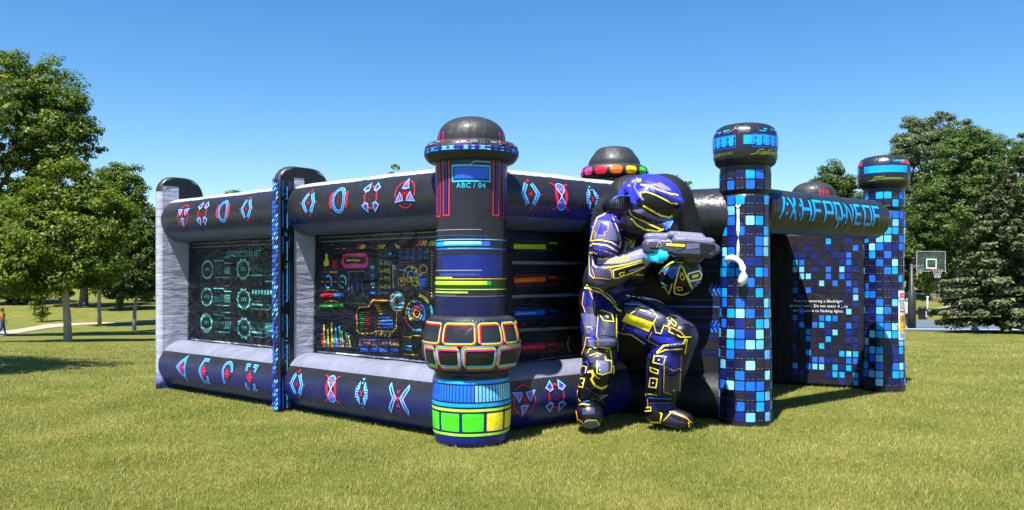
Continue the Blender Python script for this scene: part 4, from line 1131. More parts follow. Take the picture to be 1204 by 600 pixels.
# knee plate and shin
M.fill('ag', [(106, 196), (212, 194), (214, 222), (112, 228)], **K3); M.fill('am', [(132, 232), (196, 236), (194, 330), (150, 332)], **K3); M.z = 2
M.line('lv', [(110, 204), (210, 202)], 2.0, **K3)
M.line(Y, [(104, 252), (112, 236), (150, 226), (190, 232), (196, 282), (172, 280), (172, 258), (140, 252), (112, 262)], 1.5, **K3)
M.fill('ag', [(140, 282), (182, 282), (182, 330), (150, 336)], **K3); M.line(Y, [(140, 282), (140, 330), (160, 336), (192, 326), (196, 282)], 1.0, **K3); M.disc('wh', 660 + 180 / 3.335, -(340 + 240 / 3.335), .9, n=6)
M.line(Y, [(104, 326), (122, 322), (126, 340), (118, 352), (132, 378), (156, 388), (192, 374), (206, 342), (200, 300)], 3.0, **K3)
M.line('ro', [(88, 290), (104, 284), (106, 320), (90, 332)], 2.0, **K3); M.line(Y, [(82, 300), (100, 306), (96, 330)], 1.2, **K3); M.line('bl', [(95, 385), (150, 420), (190, 410)], 1.6, **K3)
for x, y in ((74, 100), (66, 128), (72, 168), (150, 318), (78, 340), (84, 368), (60, 404), (120, 436)): M.disc('wh' if y % 3 else 'lc', 660 + x / 3.335, -(340 + y / 3.335), .9, n=6)
M.line(Y, [(62, 350), (92, 352), (84, 385), (64, 380)], 1.4, **K3)
# near foot
M.line(Y, [(42, 424), (52, 470)], 2.6, **K3); M.line(Y, [(56, 462), (84, 452), (124, 458)], 1.4, **K3); M.line('az', [(44, 440), (80, 446), (110, 440)], 1.5, **K3)
M.fill('am', [(82, 468), (128, 466), (132, 490), (84, 494)], **K3); M.z = 3; M.fill('ag', [(86, 522), (110, 510), (140, 516), (146, 534), (120, 544), (88, 538)], **K3); M.line(Y, [(82, 528), (104, 512), (136, 514), (148, 532)], 1.4, **K3); M.line('gy', [(84, 530), (100, 542), (136, 542), (147, 532)], 1.0, **K3)
# far thigh
M.z = 0; M.fill('am', [(262, 84), (300, 70), (400, 112), (388, 150), (300, 122)], **K3); M.z = 1
M.fill('ye', [(258, 94), (362, 132), (344, 168), (238, 124)], **K3); M.z = 2; M.fill('ro', [(240, 130), (340, 172), (332, 196), (250, 168)], **K3); M.fill('ro', [(350, 180), (440, 190), (450, 214), (370, 210)], **K3)
M.line(Y, [(272, 96), (318, 68), (328, 76)], 1.2, **K3); M.line(Y, [(378, 104), (362, 132), (372, 170), (392, 174), (402, 142), (420, 148), (428, 156), (424, 168), (470, 188), (508, 188)], 1.5, **K3)
M.line(Y, [(412, 118), (424, 110), (452, 136), (448, 148), (416, 122)], 1.2, **K3); M.line(Y, [(216, 170), (276, 178), (330, 214)], 1.6, **K3); M.line('bl', [(248, 60), (300, 54), (360, 82)], 1.8, **K3)
M.line('lc', [(250, 40), (290, 30), (350, 60)], 1.3, **K3)
# far knee and shin
M.line(Y, [(486, 194), (480, 212), (404, 222), (376, 250)], 2.6, **K3); M.line(Y, [(492, 196), (484, 252)], 1.8, **K3); M.line(Y, [(376, 254), (410, 238), (474, 234)], 1.3, **K3)
for r in ([(366, 262), (410, 266), (400, 296), (362, 288)], [(350, 306), (382, 318), (380, 332), (352, 322)], [(350, 348), (378, 352), (372, 386), (346, 384)]): M.line(Y, r, 1.5, True, **K3)
for x, y in ((384, 278), (466, 316), (440, 396), (362, 368)): M.disc('wh', 660 + x / 3.335, -(340 + y / 3.335), 1.0, n=6)
M.fill('rb', [(318, 300), (345, 290), (340, 420), (318, 410)], **K3); M.line('ro', [(390, 262), (386, 420)], 1.2, **K3); M.line('ro', [(330, 300), (330, 410)], 1.0, **K3)
M.line(Y, [(332, 410), (378, 414)], 1.4, **K3); M.line(Y, [(334, 410), (328, 440), (320, 500)], 1.4, **K3); M.line('az', [(340, 425), (430, 430)], 1.6, **K3); M.line('az', [(345, 448), (430, 446)], 1.4, **K3); M.fill('rb', [(345, 452), (430, 452), (425, 470), (350, 470)], **K3)
M.line(Y, [(318, 470), (352, 462), (352, 478), (322, 480)], 1.1, **K3)
# far foot
M.line(Y, [(320, 498), (322, 520), (388, 522), (394, 488), (380, 480)], 2.0, **K3); M.line(Y, [(400, 516), (430, 486), (424, 480)], 1.3, **K3); M.z = 3
M.fill('am', [(400, 520), (424, 494), (440, 506), (490, 524), (486, 540), (430, 530)], **K3); M.line(Y, [(498, 520), (500, 540)], 1.8, **K3); M.line('gy', [(410, 530), (490, 546)], 1.0, **K3)
# extra thin piping
M.z = 2
for pts in ([(90, 12), (84, 60), (96, 92)], [(112, 8), (132, 60), (128, 96)], [(146, 190), (146, 222)], [(98, 196), (92, 230), (80, 262)], [(216, 196), (222, 260), (214, 300)], [(128, 330), (140, 346), (152, 350)], [(66, 396), (64, 424), (80, 446)], [(196, 384), (188, 410), (150, 430)],
            [(60, 478), (66, 510), (84, 520)], [(258, 124), (240, 160)], [(356, 168), (340, 200), (380, 222)], [(430, 150), (470, 170), (486, 190)], [(300, 122), (290, 146)], [(404, 300), (400, 402), (430, 412)], [(470, 262), (462, 400)], [(404, 262), (404, 300), (440, 320), (470, 306)], [(330, 296), (326, 404)], [(440, 488), (490, 506), (516, 530)], [(340, 430), (342, 470)], [(300, 64), (356, 84), (372, 104)], [(236, 182), (250, 210), (300, 226)]): M.line('gold', pts, 1.0, **K3)
for pts in ([(130, 270), (146, 300), (140, 318)], [(210, 205), (224, 230), (250, 240), (284, 236)], [(140, 362), (180, 372), (226, 390)], [(126, 372), (150, 384)], [(206, 446), (212, 484)], [(246, 240), (240, 280), (250, 286)], [(330, 280), (336, 300), (318, 316)], [(160, 420), (330, 384)], [(430, 470), (470, 440), (500, 446)], [(556, 500), (580, 500)]): M.line('gold', pts, 1.0, **K2)
# creases at the joints, rivets, straps and the smaller panels between the plates
M.z = 3
for pts, w in (([(128, 386), (170, 398), (232, 384)], 2.2), ([(84, 250), (100, 262)], 2.0), ([(205, 245), (240, 262), (238, 300)], 2.0)): M.line('bk', pts, w, **K2)
for pts, w in (([(88, 226), (150, 238), (214, 232)], 1.6), ([(60, 405), (110, 418), (180, 410)], 2.4), ([(46, 452), (90, 462), (150, 452)], 2.2), ([(345, 232), (360, 258), (352, 285)], 2.2), ([(330, 436), (390, 440), (440, 434)], 2.0), ([(325, 484), (380, 482), (430, 476)], 2.2), ([(225, 96), (236, 140), (222, 168)], 2.4), ([(440, 170), (470, 200)], 1.6)): M.line('bk', pts, w, **K3)
M.z = 2
M.fill('rb', [(395, 262), (470, 250), (480, 300), (440, 330), (396, 320)], **K3); M.fill('am', [(400, 335), (440, 340), (470, 320), (462, 400), (398, 410)], **K3); M.line('ro', [(400, 335), (462, 320), (458, 400)], 1.0, **K3)
M.fill('ro', [(430, 205), (478, 200), (470, 222), (420, 228)], **K3); M.fill('rb', [(64, 118), (84, 110), (92, 170), (74, 180)], **K3); M.fill('am', [(160, 130), (210, 136), (208, 186), (158, 180)], **K3); M.line('ag', [(168, 140), (204, 144)], 1.2, **K3)
M.fill('ro', [(208, 270), (218, 240), (222, 300), (208, 330)], **K3); M.fill('rb', [(60, 300), (82, 286), (84, 340), (62, 345)], **K3)
M.line('ag', [(120, 205), (205, 205)], 3.4, **K3); M.line('lv', [(150, 290), (176, 290)], 1.6, **K3)
M.line('wh', [(290, 76), (330, 90)], .9, **K3); M.line('ag', [(300, 88), (380, 118)], 2.2, **K3); M.line('lv', [(262, 150), (330, 186)], 1.4, **K3)
M.fill('ak', [(250, 36), (300, 24), (370, 66), (380, 88), (320, 60), (262, 56)], **K3); M.line('lv', [(262, 62), (310, 62), (360, 88)], 1.6, **K3)
for x, y in ((120, 20), (128, 60), (170, 64), (300, 100), (372, 130), (330, 196), (420, 196), (96, 220), (200, 214), (400, 300), (450, 268)): M.disc('gy', 660 + x / 3.335, -(340 + y / 3.335), .7, n=6)
M.line('ro', [(140, 206), (205, 214), (224, 250)], 1.4, **K2); M.line('lv', [(140, 270), (134, 310)], 2.2, **K2); M.line('ag', [(150, 440), (205, 452)], 2.0, **K2); M.fill('am', [(128, 440), (200, 446), (212, 486), (150, 488)], **K2); M.line('gold', [(128, 440), (140, 484), (206, 488)], .7, **K2)
M.fill('am', [(300, 270), (330, 280), (318, 310), (305, 312)], **K2); M.fill('ag', [(262, 330), (286, 340), (276, 366), (262, 362)], **K2)
M.apply(body, sf, L=3.0, off=.006, step=.0012, jump=.14)
body.build('body', soldier, SO)

# helmet
HB = MB()
ball(HB, W(764, 238, 9.16), s_(39), s_(36), s_(33), tilt=-.12)
limb(HB, W(746, 264, 9.12), s_(19), W(784, 270, 9.02), s_(14))
limb(HB, W(746, 218, 8.98), s_(10), W(797, 238, 8.9), s_(7))
limb(HB, W(740, 222, 8.92), s_(7), W(750, 250, 8.88), s_(7))
limb(HB, W(722, 243, 9.2), s_(14), W(740, 243, 9.12), s_(15))
hv, hf = fuse(HB, .016, 4)
hb = MB(); hb.add(hv, hf, ['ink_ro' if (sum((hv[k].z for k in f)) / len(f)) > W(0, 232 + .22 * ((sum(hv[k].x for k in f) / len(f)) / 9.0 * F + CX - 752), 9.0).z else 'ink_ak' for f in hf])
M = Marks(); sfh = ray_surf([BVHTree.FromPolygons(hv, hf)])
M.fill('ro', [(446, 160), (470, 110), (540, 92), (610, 108), (668, 168), (704, 235), (725, 268), (718, 294), (640, 288), (560, 254), (500, 214), (440, 180)], **K1)
M.z = 1; M.fill('lv', [(520, 165), (575, 150), (640, 185), (655, 208), (600, 205)], **K1); M.fill('rb', [(450, 178), (520, 204), (600, 236), (718, 272), (716, 290), (640, 286), (560, 250), (500, 210)], **K1)
M.z = 2; M.line(Y, [(436, 164), (500, 176), (560, 200), (640, 228), (704, 240)], 1.7, **K1)
M.fill('bk', [(440, 226), (482, 220), (540, 240), (600, 268), (652, 294), (680, 300), (664, 388), (580, 372), (520, 338), (460, 310)], **K1)
M.z = 3; M.line(Y, [(442, 252), (438, 222), (482, 216), (540, 236), (600, 266), (652, 292), (700, 298)], 1.9, **K1)
M.line(Y, [(456, 312), (520, 346), (580, 380), (640, 394), (660, 380)], 2.8, **K1)
M.fill('am', [(540, 350), (600, 372), (596, 376), (548, 360)], **K1)
M.z = 1; M.fill('ag', [(380, 345), (450, 335), (540, 385), (648, 408), (640, 430), (560, 420), (450, 380)], **K1); M.fill('ak', [(366, 352), (450, 378), (560, 424), (640, 436), (600, 486), (500, 470), (420, 430)], **K1); M.fill('bl', [(600, 410), (668, 400), (656, 450), (620, 486), (600, 470)], **K1)
M.z = 3; M.line(Y, [(362, 342), (376, 378), (440, 412), (520, 452), (590, 482)], 1.9, **K1); M.line(Y, [(374, 402), (412, 448), (470, 480), (560, 492), (600, 478)], 2.4, **K1); M.line('lb', [(664, 424), (640, 470)], 1.2, **K1)
M.z = 2; M.fill('ro', [(360, 210), (410, 150), (430, 250), (420, 310), (372, 290)], **K1); M.z = 3
M.line('lv', [(414, 118), (392, 182), (420, 232), (462, 272)], 3.0, **K1); M.fill(Y, [(414, 128), (440, 126), (440, 146), (420, 150)], **K1); M.fill('bk', [(405, 270), (440, 262), (450, 300), (415, 318)], **K1)
M.z = 2; M.fill('bk', [(256, 262), (352, 250), (350, 330), (262, 344)], **K1); M.z = 3
for k in range(5): M.line('dg', [(270 + 18 * k, 260), (268 + 18 * k, 338)], .7, **K1)
M.line('bl', [(250, 262), (300, 240), (370, 240)], 2.0, **K1)
M.apply(hb, sfh, L=2.5, off=.005, step=.0012, jump=.12)
hb.build('helmet', soldier, SO)

# black backing the figure is sewn to
KB = MB()
for p, d, r, q, e, g in (((703, 262), 9.80, 22, (742, 236), 9.65, 30), ((742, 236), 9.65, 31, (780, 240), 9.6, 36), ((780, 240), 9.6, 36, (800, 285), 9.7, 30), ((726, 290), 9.8, 38, (790, 300), 9.8, 34), ((715, 330), 9.85, 34, (780, 335), 9.9, 26),
                         ((720, 350), 9.85, 34, (740, 400), 9.95, 26)):
    limb(KB, W(p[0], p[1], d), s_(r, d), W(q[0], q[1], e), s_(g, e))
kv, kf = fuse(KB, .03, 5)
kb = MB(); kb.add(kv, kf, 'backing_black'); kb.build('backing', soldier, SO)

# blaster
GB = MB()
def gbox(x0, x1, y0, y1, d, th, sh=0.0):
    c = W((x0 + x1) / 2, (y0 + y1) / 2, d); box(GB, c, Vector((1, -.06, sh)).normalized(), (0, 1, 0), Vector((-sh, 0, 1)).normalized(), s_(x1 - x0, d), th, s_(y1 - y0, d), 'black_vinyl', .03)
gbox(755, 800, 283, 300, 8.74, .20); gbox(790, 838, 279, 303, 8.68, .24, -.05); gbox(834, 846, 287, 300, 8.64, .14, -.08)
gbox(757, 792, 274, 284, 8.74, .14); gbox(784, 828, 273, 283, 8.70, .15, -.08); gbox(803, 826, 298, 309, 8.70, .16); gbox(760, 776, 296, 308, 8.76, .13, .2)
gv, gf = fuse(GB, .010, 4)
gb = MB(); gb.add(gv, gf, ['ink_gl' if (sum(gv[k].z for k in f) / len(f)) > W(0, 285, 8.7).z else 'ink_gm' for f in gf])
M = Marks(); sg = ray_surf([BVHTree.FromPolygons(gv, gf)])
K4 = dict(k=6.0, ox=680, oy=270)
M.fill('lv', [(455, 60), (560, 50), (620, 44), (625, 66), (560, 76), (455, 84)], **K4); M.fill('gl', [(640, 50), (760, 34), (830, 60), (820, 84), (650, 78)], **K4); M.fill('am', [(470, 120), (560, 124), (610, 150), (600, 170), (480, 160)], **K4); M.fill('ag', [(760, 100), (850, 96), (850, 130), (760, 140)], **K4); M.z = 1
M.fill('ye', [(622, 98), (752, 104), (748, 122), (620, 114)], **K4); M.ring('gy', 680 + 572 / 6, -(270 + 108 / 6), 2.4, 2.4, .8); M.line('gy', [(820, 84), (930, 92), (970, 110)], .8, **K4); M.line('bk', [(470, 92), (620, 90), (760, 96)], .8, **K4); M.line('bk', [(690, 150), (760, 130)], 1.0, **K4)
M.fill('ak', [(860, 100), (960, 110), (970, 130), (900, 180), (860, 170)], **K4)
M.apply(gb, sg, L=2.5, off=.004, step=.001, jump=.1)
gb.build('blaster', soldier, SO)
# ------------------------------------------------------------------ ground
def ground_mat():
    m, nt, b = new_mat('lawn_soil'); L = nt.links.new
    tc = N(nt, 'ShaderNodeTexCoord')
    def noise(sc, det=5, dist=0.0):
        n = N(nt, 'ShaderNodeTexNoise', Scale=sc, Detail=float(det), Distortion=dist); L(tc.outputs['Object'], n.inputs['Vector']); return n.outputs[0]
    big, mid, fine, tiny = noise(.12, 4), noise(.9, 5), noise(9, 5, .4), noise(70, 3)
    c1 = ramp(nt, mid, [(.3, (.098, .108, .019, 1)), (.5, (.130, .136, .027, 1)), (.72, (.172, .168, .046, 1))])
    c2 = ramp(nt, fine, [(.28, (.68, .72, .6, 1)), (.5, (1, 1, 1, 1)), (.75, (1.22, 1.18, 1.15, 1))])
    c = mixrgb(nt, .9, c1, c2, 'MULTIPLY')
    c = mixrgb(nt, .55, c, ramp(nt, tiny, [(.3, (.5, .55, .4, 1)), (.7, (1.4, 1.35, 1.3, 1))]), 'MULTIPLY')
    c = mixrgb(nt, .8, c, ramp(nt, big, [(.35, (.85, .95, .8, 1)), (.65, (1.12, 1.06, 1.05, 1))]), 'MULTIPLY')
    L(c, b.inputs['Base Color']); b.inputs['Roughness'].default_value = .85; b.inputs['Specular IOR Level'].default_value = .15
    a = N(nt, 'ShaderNodeMath', operation='MULTIPLY_ADD'); L(tiny, a.inputs[0]); a.inputs[1].default_value = .5; L(fine, a.inputs[2])
    bp = N(nt, 'ShaderNodeBump', Strength=.8, Distance=.06); L(a.outputs[0], bp.inputs['Height']); L(bp.outputs[0], b.inputs['Normal'])
    return m
ground_mat()
def blade_mat():
    m, nt, b = new_mat('grass_blade'); L = nt.links.new
    g = N(nt, 'ShaderNodeNewGeometry'); tc = N(nt, 'ShaderNodeTexCoord')
    n = N(nt, 'ShaderNodeTexNoise', Scale=.9, Detail=4.0); L(tc.outputs['Object'], n.inputs['Vector'])
    r1 = ramp(nt, g.outputs['Random Per Island'], [(0, (.12, .155, .022, 1)), (.45, (.215, .235, .042, 1)), (.8, (.32, .30, .085, 1)), (1, (.52, .46, .23, 1))])
    c = mixrgb(nt, .8, r1, ramp(nt, n.outputs[0], [(.3, (.72, .84, .66, 1)), (.7, (1.32, 1.2, 1.2, 1))]), 'MULTIPLY')
    L(c, b.inputs['Base Color']); b.inputs['Roughness'].default_value = .6; b.inputs['Specular IOR Level'].default_value = .25
    t = N(nt, 'ShaderNodeBsdfTranslucent'); L(c, t.inputs[0]); mx = N(nt, 'ShaderNodeMixShader'); mx.inputs[0].default_value = .35
    L(b.outputs[0], mx.inputs[1]); L(t.outputs[0], mx.inputs[2]); L(mx.outputs[0], nt.nodes['Material Output'].inputs[0])
blade_mat()
mb = MB()
ys = [-40, -25, -12, -4, 0, 3] + list(np.arange(5, 16, 1.0)) + list(np.arange(16, 112, 1.5)) + list(np.arange(112, 200, 8)) + [220, 260, 320, 400, 520]
xs = [-400, -250, -160, -120] + list(np.arange(-100, 100.1, 2.5)) + [120, 160, 250, 400]
mb.grid(lambda y, x: Vector((x, y, zg(x, y))), ys, xs, 'lawn_soil')
tag(mb.build('ground'), 'rolling mown park lawn', 'lawn', kind='structure')
def fast_mesh(name, V, Fq, mats, mi, smooth=False, k=4):
    me = bpy.data.meshes.new(name)
    n = len(Fq)
    me.vertices.add(len(V)); me.vertices.foreach_set('co', np.asarray(V, dtype=np.float32).ravel())
    me.loops.add(n * k); me.loops.foreach_set('vertex_index', np.asarray(Fq, dtype=np.int32).ravel())
    me.polygons.add(n); me.polygons.foreach_set('loop_start', np.arange(0, n * k, k, dtype=np.int32))
    try: me.polygons.foreach_set('loop_total', np.full(n, k, dtype=np.int32))
    except Exception: pass
    for m in mats: me.materials.append(MATS[m])
    me.polygons.foreach_set('material_index', np.asarray(mi, dtype=np.int32))
    me.update(calc_edges=True); me.validate()
    return me
# mown grass blades, thick near the viewer, thinning with distance
def blades():
    P = []
    for d0, d1, dens in ((4.4, 8, 6600), (8, 12, 3200), (12, 18, 1100), (18, 38, 420)):
        hw = .95 if d1 <= 12 else .85; area = (d1 - d0) * hw * (d0 + d1); n = int(area * dens)
        y = np.sqrt(rng.uniform(d0 * d0, d1 * d1, n)); x = rng.uniform(-hw, hw, n) * y
        if d0 == 18: kp = rng.uniform(0, 1, n) < (38 - y) / 20; x, y = x[kp], y[kp]; n = len(x)
        sc = {4.4: 1.0, 8: 1.15, 12: 1.5, 18: 2.2}[d0]
        P.append((x, y, np.full(n, sc)))
    x = np.concatenate([p[0] for p in P]); y = np.concatenate([p[1] for p in P]); s = np.concatenate([p[2] for p in P])
    n = len(x)
    z = np.zeros(n); far = y > 7.5
    zl, zr = np.interp(y, _d, _ZL), np.interp(y, _d, _ZR)
    w = np.clip((x / np.maximum(np.abs(y), 8) + .3) / .65, 0, 1); w = w * w * (3 - 2 * w)
    z = zl * (1 - w) + zr * w
    # tufts: heights and lean follow slow fields, as in a mown lawn
    f = np.sin(x * 3.1 + 1.7 * np.sin(y * 1.3)) * np.sin(y * 2.7 + 1.1 * np.sin(x * 1.9))
    h = (.022 + .008 * f + rng.uniform(-.010, .016, n)) * (1 + .15 * (s - 1))
    a = rng.uniform(0, 2 * np.pi, n); lean = rng.uniform(.1, .95, n) * h
    wd = rng.uniform(.0017, .0034, n) * s
    la = rng.normal(.6, 1.3, n)
    c, q = np.cos(a) * wd, np.sin(a) * wd
    V = np.empty((n, 3, 3), dtype=np.float32)
    V[:, 0] = np.stack([x - c, y - q, z - .004], 1); V[:, 1] = np.stack([x + c, y + q, z - .004], 1)
    V[:, 2] = np.stack([x + np.cos(la) * lean, y + np.sin(la) * lean, z + h], 1)
    Fq = np.arange(n * 3).reshape(n, 3)
    me = fast_mesh('grass', V.reshape(-1, 3), Fq, ['grass_blade'], np.zeros(n), k=3)
    o = bpy.data.objects.new('grass', me); COL.objects.link(o)
    tag(o, 'short mown grass of the park lawn', 'grass', kind='stuff')
blades()
# paths and court
plain('path_concrete', (.30, .255, .20, 1), .85, .18, 3, .01)
plain('court_asphalt', (.075, .105, .14, 1), .8, .15, 2, .005)
plain('court_paint', (.42, .46, .48, 1), .7, .1, 3)
def ribbon(name, lower, upper, mat, n=40, m=6, up=.03, label=None, cat=None):
    mb = MB()
    def at(pts, t):
        xs = [p[0] for p in pts]; X = xs[0] + (xs[-1] - xs[0]) * t
        return X, float(np.interp(X, xs, [p[1] for p in pts]))
    def fn(t, s):
        a = on_ground(*at(lower, t)); b = on_ground(*at(upper, t)); p = a.lerp(b, s)
        return Vector((p.x, p.y, zg(p.x, p.y) + up))
    mb.grid(fn, lin_space(0, 1, n), lin_space(0, 1, m), mat)
    o = mb.build(name); tag(o, label, cat, kind='structure'); return o
ribbon('path', [(-90, 408), (0, 396.5), (28, 391), (54, 386.5), (85, 383.3), (117, 381.2), (185, 379.6)], [(-90, 396), (0, 390.3), (28, 386.5), (44, 383.6), (54, 381.6), (85, 380.4), (117, 379.6), (185, 378.6)], 'path_concrete', label='pale footpath curving across the lawn', cat='path')
ribbon('basketball_court', [(1030, 389.5), (1100, 389.5), (1204, 391.5), (1300, 394)], [(1030, 376.5), (1100, 376.5), (1204, 378), (1300, 379.5)], 'court_asphalt', label='blue grey basketball court slab', cat='court')
ribbon('footpath', [(1040, 371.5), (1075, 369.5), (1100, 365.5), (1118, 361)], [(1040, 368.5), (1075, 367), (1100, 363.0), (1118, 359.5)], 'path_concrete', n=16, label='narrow path behind the basketball court', cat='path')
ribbon('court_line', [(1030, 387.4), (1204, 389)], [(1030, 386.9), (1204, 388.4)], 'court_paint', n=20, m=2, up=.036)

# ------------------------------------------------------------------ trees
def leaf_mat(name, dark, light, trans=.30):
    m, nt, b = new_mat(name); L = nt.links.new
    g = N(nt, 'ShaderNodeNewGeometry'); tc = N(nt, 'ShaderNodeTexCoord')
    n = N(nt, 'ShaderNodeTexNoise', Scale=.8, Detail=3.0); L(tc.outputs['Object'], n.inputs['Vector'])
    c = mixrgb(nt, 1.0, ramp(nt, g.outputs['Random Per Island'], [(0, dark), (.75, light), (1, tuple(min(1, k * 1.35) for k in light[:3]) + (1,))]), ramp(nt, n.outputs[0], [(.3, (.8, .86, .8, 1)), (.7, (1.2, 1.12, 1.0, 1))]), 'MULTIPLY')
    L(c, b.inputs['Base Color']); b.inputs['Roughness'].default_value = .5; b.inputs['Specular IOR Level'].default_value = .22
    t = N(nt, 'ShaderNodeBsdfTranslucent'); L(c, t.inputs[0]); mx = N(nt, 'ShaderNodeMixShader'); mx.inputs[0].default_value = trans
    L(b.outputs[0], mx.inputs[1]); L(t.outputs[0], mx.inputs[2]); L(mx.outputs[0], nt.nodes['Material Output'].inputs[0])
leaf_mat('leaf_oak', (.034, .072, .008, 1), (.115, .175, .020, 1), .38)
leaf_mat('leaf_bright', (.042, .080, .006, 1), (.14, .195, .018, 1), .40)
leaf_mat('leaf_dark', (.022, .046, .008, 1), (.065, .105, .016, 1))
leaf_mat('leaf_grey', (.055, .085, .035, 1), (.13, .175, .085, 1))
leaf_mat('leaf_mid', (.028, .064, .013, 1), (.092, .15, .030, 1), .36)
leaf_mat('leaf_spruce', (.045, .068, .030, 1), (.13, .155, .075, 1), .15)
plain('bark', (.16, .125, .09, 1), .9, .35, 6, .03)
plain('pale_bark', (.34, .28, .20, 1), .9, .25, 7, .02)
plain('dark_bark', (.07, .055, .04, 1), .9, .3, 6, .03)
def leaf_quads(C, Nrm, size, r):
    n = len(C)
    Nrm = Nrm / np.linalg.norm(Nrm, axis=1, keepdims=True)
    a = r.normal(size=(n, 3)); a -= Nrm * (a * Nrm).sum(1, keepdims=True); a /= np.linalg.norm(a, axis=1, keepdims=True)
    b = np.cross(Nrm, a)
    l = (size * r.uniform(.6, 1.35, n))[:, None]; w = l * r.uniform(.38, .6, n)[:, None]
    V = np.stack([C - a * l * .5, C + b * w * .5 + Nrm * l * .06, C + a * l * .5 - Nrm * l * .08, C - b * w * .5 + Nrm * l * .06], 1)
    return V.reshape(-1, 3)
def tree(name, base, lobes, n_clump, n_leaf, size, leaf, trunk_r, label, bark='bark', clump=.1, seed=0, trunk_top=None, group=None, lift=None):
    """lobes: ellipsoids (x, y, z, rx, ry, rz) round the base"""
    r = np.random.default_rng(seed + 100)
    base = Vector(base)
    t = thing(name, label, 'tree', base, group)
    vol = np.array([l[3] * l[4] * l[5] for l in lobes]) ** .8; vol /= vol.sum()
    CL = []; OUT = []
    R = max(l[3] for l in lobes)
    for l, p in zip(lobes, vol):
        k = max(6, int(n_clump * p)); v = r.normal(size=(k, 3)); v /= np.linalg.norm(v, axis=1, keepdims=True)
        rad = r.uniform(.25, 1.0, k) ** .45 * (1 + .07 * np.clip(r.normal(size=k), -2, 1.3))
        CL.append(np.array(l[:3]) + v * rad[:, None] * np.array(l[3:])); OUT.append(v)
    CL = np.concatenate(CL); OUT = np.concatenate(OUT)
    cs = clump * R * 2 * r.uniform(.55, 1.35, len(CL))
    idx = np.repeat(np.arange(len(CL)), n_leaf)
    g = r.normal(size=(len(idx), 3)); gn = g / np.linalg.norm(g, axis=1, keepdims=True)
    Cc = CL[idx] + gn * (r.uniform(0, 1, len(idx)) ** .5 * cs[idx])[:, None] * np.array([1.15, 1.15, .62])
    Nn = OUT[idx] * .45 + gn * .7 + np.array([0, 0, .55]) + r.normal(size=(len(idx), 3)) * .45
    V = leaf_quads(Cc, Nn, np.full(len(idx), size), r)
    me = fast_mesh('crown', V, np.arange(len(V)).reshape(-1, 4), [leaf], np.zeros(len(idx)))
    o = bpy.data.objects.new('crown', me); COL.objects.link(o); o.parent = t
    mb = MB(); rr = random.Random(seed)
    top = trunk_top or (lobes[0][2] + .35 * lobes[0][5])
    lx, ly = lobes[0][0], lobes[0][1]
    pts = [Vector((0, 0, -.3))] + [Vector((lx * q * q + .02 * top * math.sin(3 * q + seed), ly * q * q + .015 * top * math.cos(4 * q + seed), top * q)) for q in (.0, .03, .2, .45, .7, 1.0)]
    tube_path(mb, pts, [trunk_r * 1.7, trunk_r * 1.45, trunk_r * 1.12, trunk_r, trunk_r * .85, trunk_r * .6, trunk_r * .2], bark, 10)
    order = r.permutation(len(CL))[:14]
    for i in order:
        e = Vector(CL[i]); q = rr.uniform(.42, .85); s = Vector((lx * q * q, ly * q * q, top * q))
        if e.z < s.z + .05 * top: s = Vector((lx * .18, ly * .18, top * .42))
        mid = s.lerp(e, .5) + Vector((0, 0, .06 * top))
        tube_path(mb, [s, mid, e], [trunk_r * .42, trunk_r * .26, trunk_r * .06], bark, 6)
    mb.build('trunk', t)
    return t
def px_tree(name, px, d, lobes_px, **k):
    """lobes given as (centre px, centre py, half width px, half height px, depth offset in m) read at distance d"""
    b = foot(px, d); m = d / F; L = []
    for (cx, cy, hw, hh, dy) in lobes_px:
        p = W(cx, cy, d); L.append((p.x - b.x, dy, p.z - b.z, hw * m, hw * m * .9, hh * m))
    return tree(name, b, L, **k)
px_tree('oak_tree', 77, 36, [(70, 285, 66, 42, 0), (30, 258, 52, 48, 1), (110, 262, 42, 46, .5), (72, 222, 48, 36, .5), (20, 322, 46, 28, -.5), (112, 318, 36, 26, 0), (66, 322, 40, 24, -1)], n_clump=480, n_leaf=110, size=.17, leaf='leaf_bright', trunk_r=.165, bark='pale_bark', clump=.095, seed=1,
        label='young broad tree with bright leaves and pale bare trunk beside the footpath')
px_tree('oak_tree', -24, 47, [(-10, 190, 95, 110, 0), (30, 130, 62, 74, 1), (68, 175, 44, 78, 0), (-20, 90, 60, 40, 2), (40, 260, 60, 60, 1), (84, 140, 24, 30, 0)], n_clump=860, n_leaf=105, size=.21, leaf='leaf_oak', trunk_r=.34, clump=.06, seed=2,
        label='tallest dense green tree rising at the left edge above the young tree')
px_tree('maple_tree', 118, 66, [(132, 262, 38, 66, 0), (118, 300, 30, 40, -1), (142, 222, 27, 34, 0), (152, 296, 20, 36, 0)], n_clump=480, n_leaf=120, size=.23, leaf='leaf_oak', trunk_r=.15, clump=.10, seed=3, bark='pale_bark',
        label='rounded mid green tree with thin pale trunk behind the young tree')
px_tree('maple_tree', 160, 58, [(168, 300, 25, 48, 0), (160, 332, 18, 22, -.5), (178, 274, 15, 30, 0)], n_clump=260, n_leaf=110, size=.19, leaf='leaf_dark', trunk_r=.13, clump=.13, seed=4, bark='pale_bark',
        label='small dark tree with leafy pale trunk just left of the grey bay')
px_tree('maple_tree', 50, 70, [(50, 352, 10, 24, 0), (47, 338, 8, 12, 0)], n_clump=50, n_leaf=60, size=.20, leaf='leaf_bright', trunk_r=.06, clump=.26, seed=5,
        label='slim sapling leafy to the ground beyond the footpath')
wood = 'trees of the wood behind the lawn'
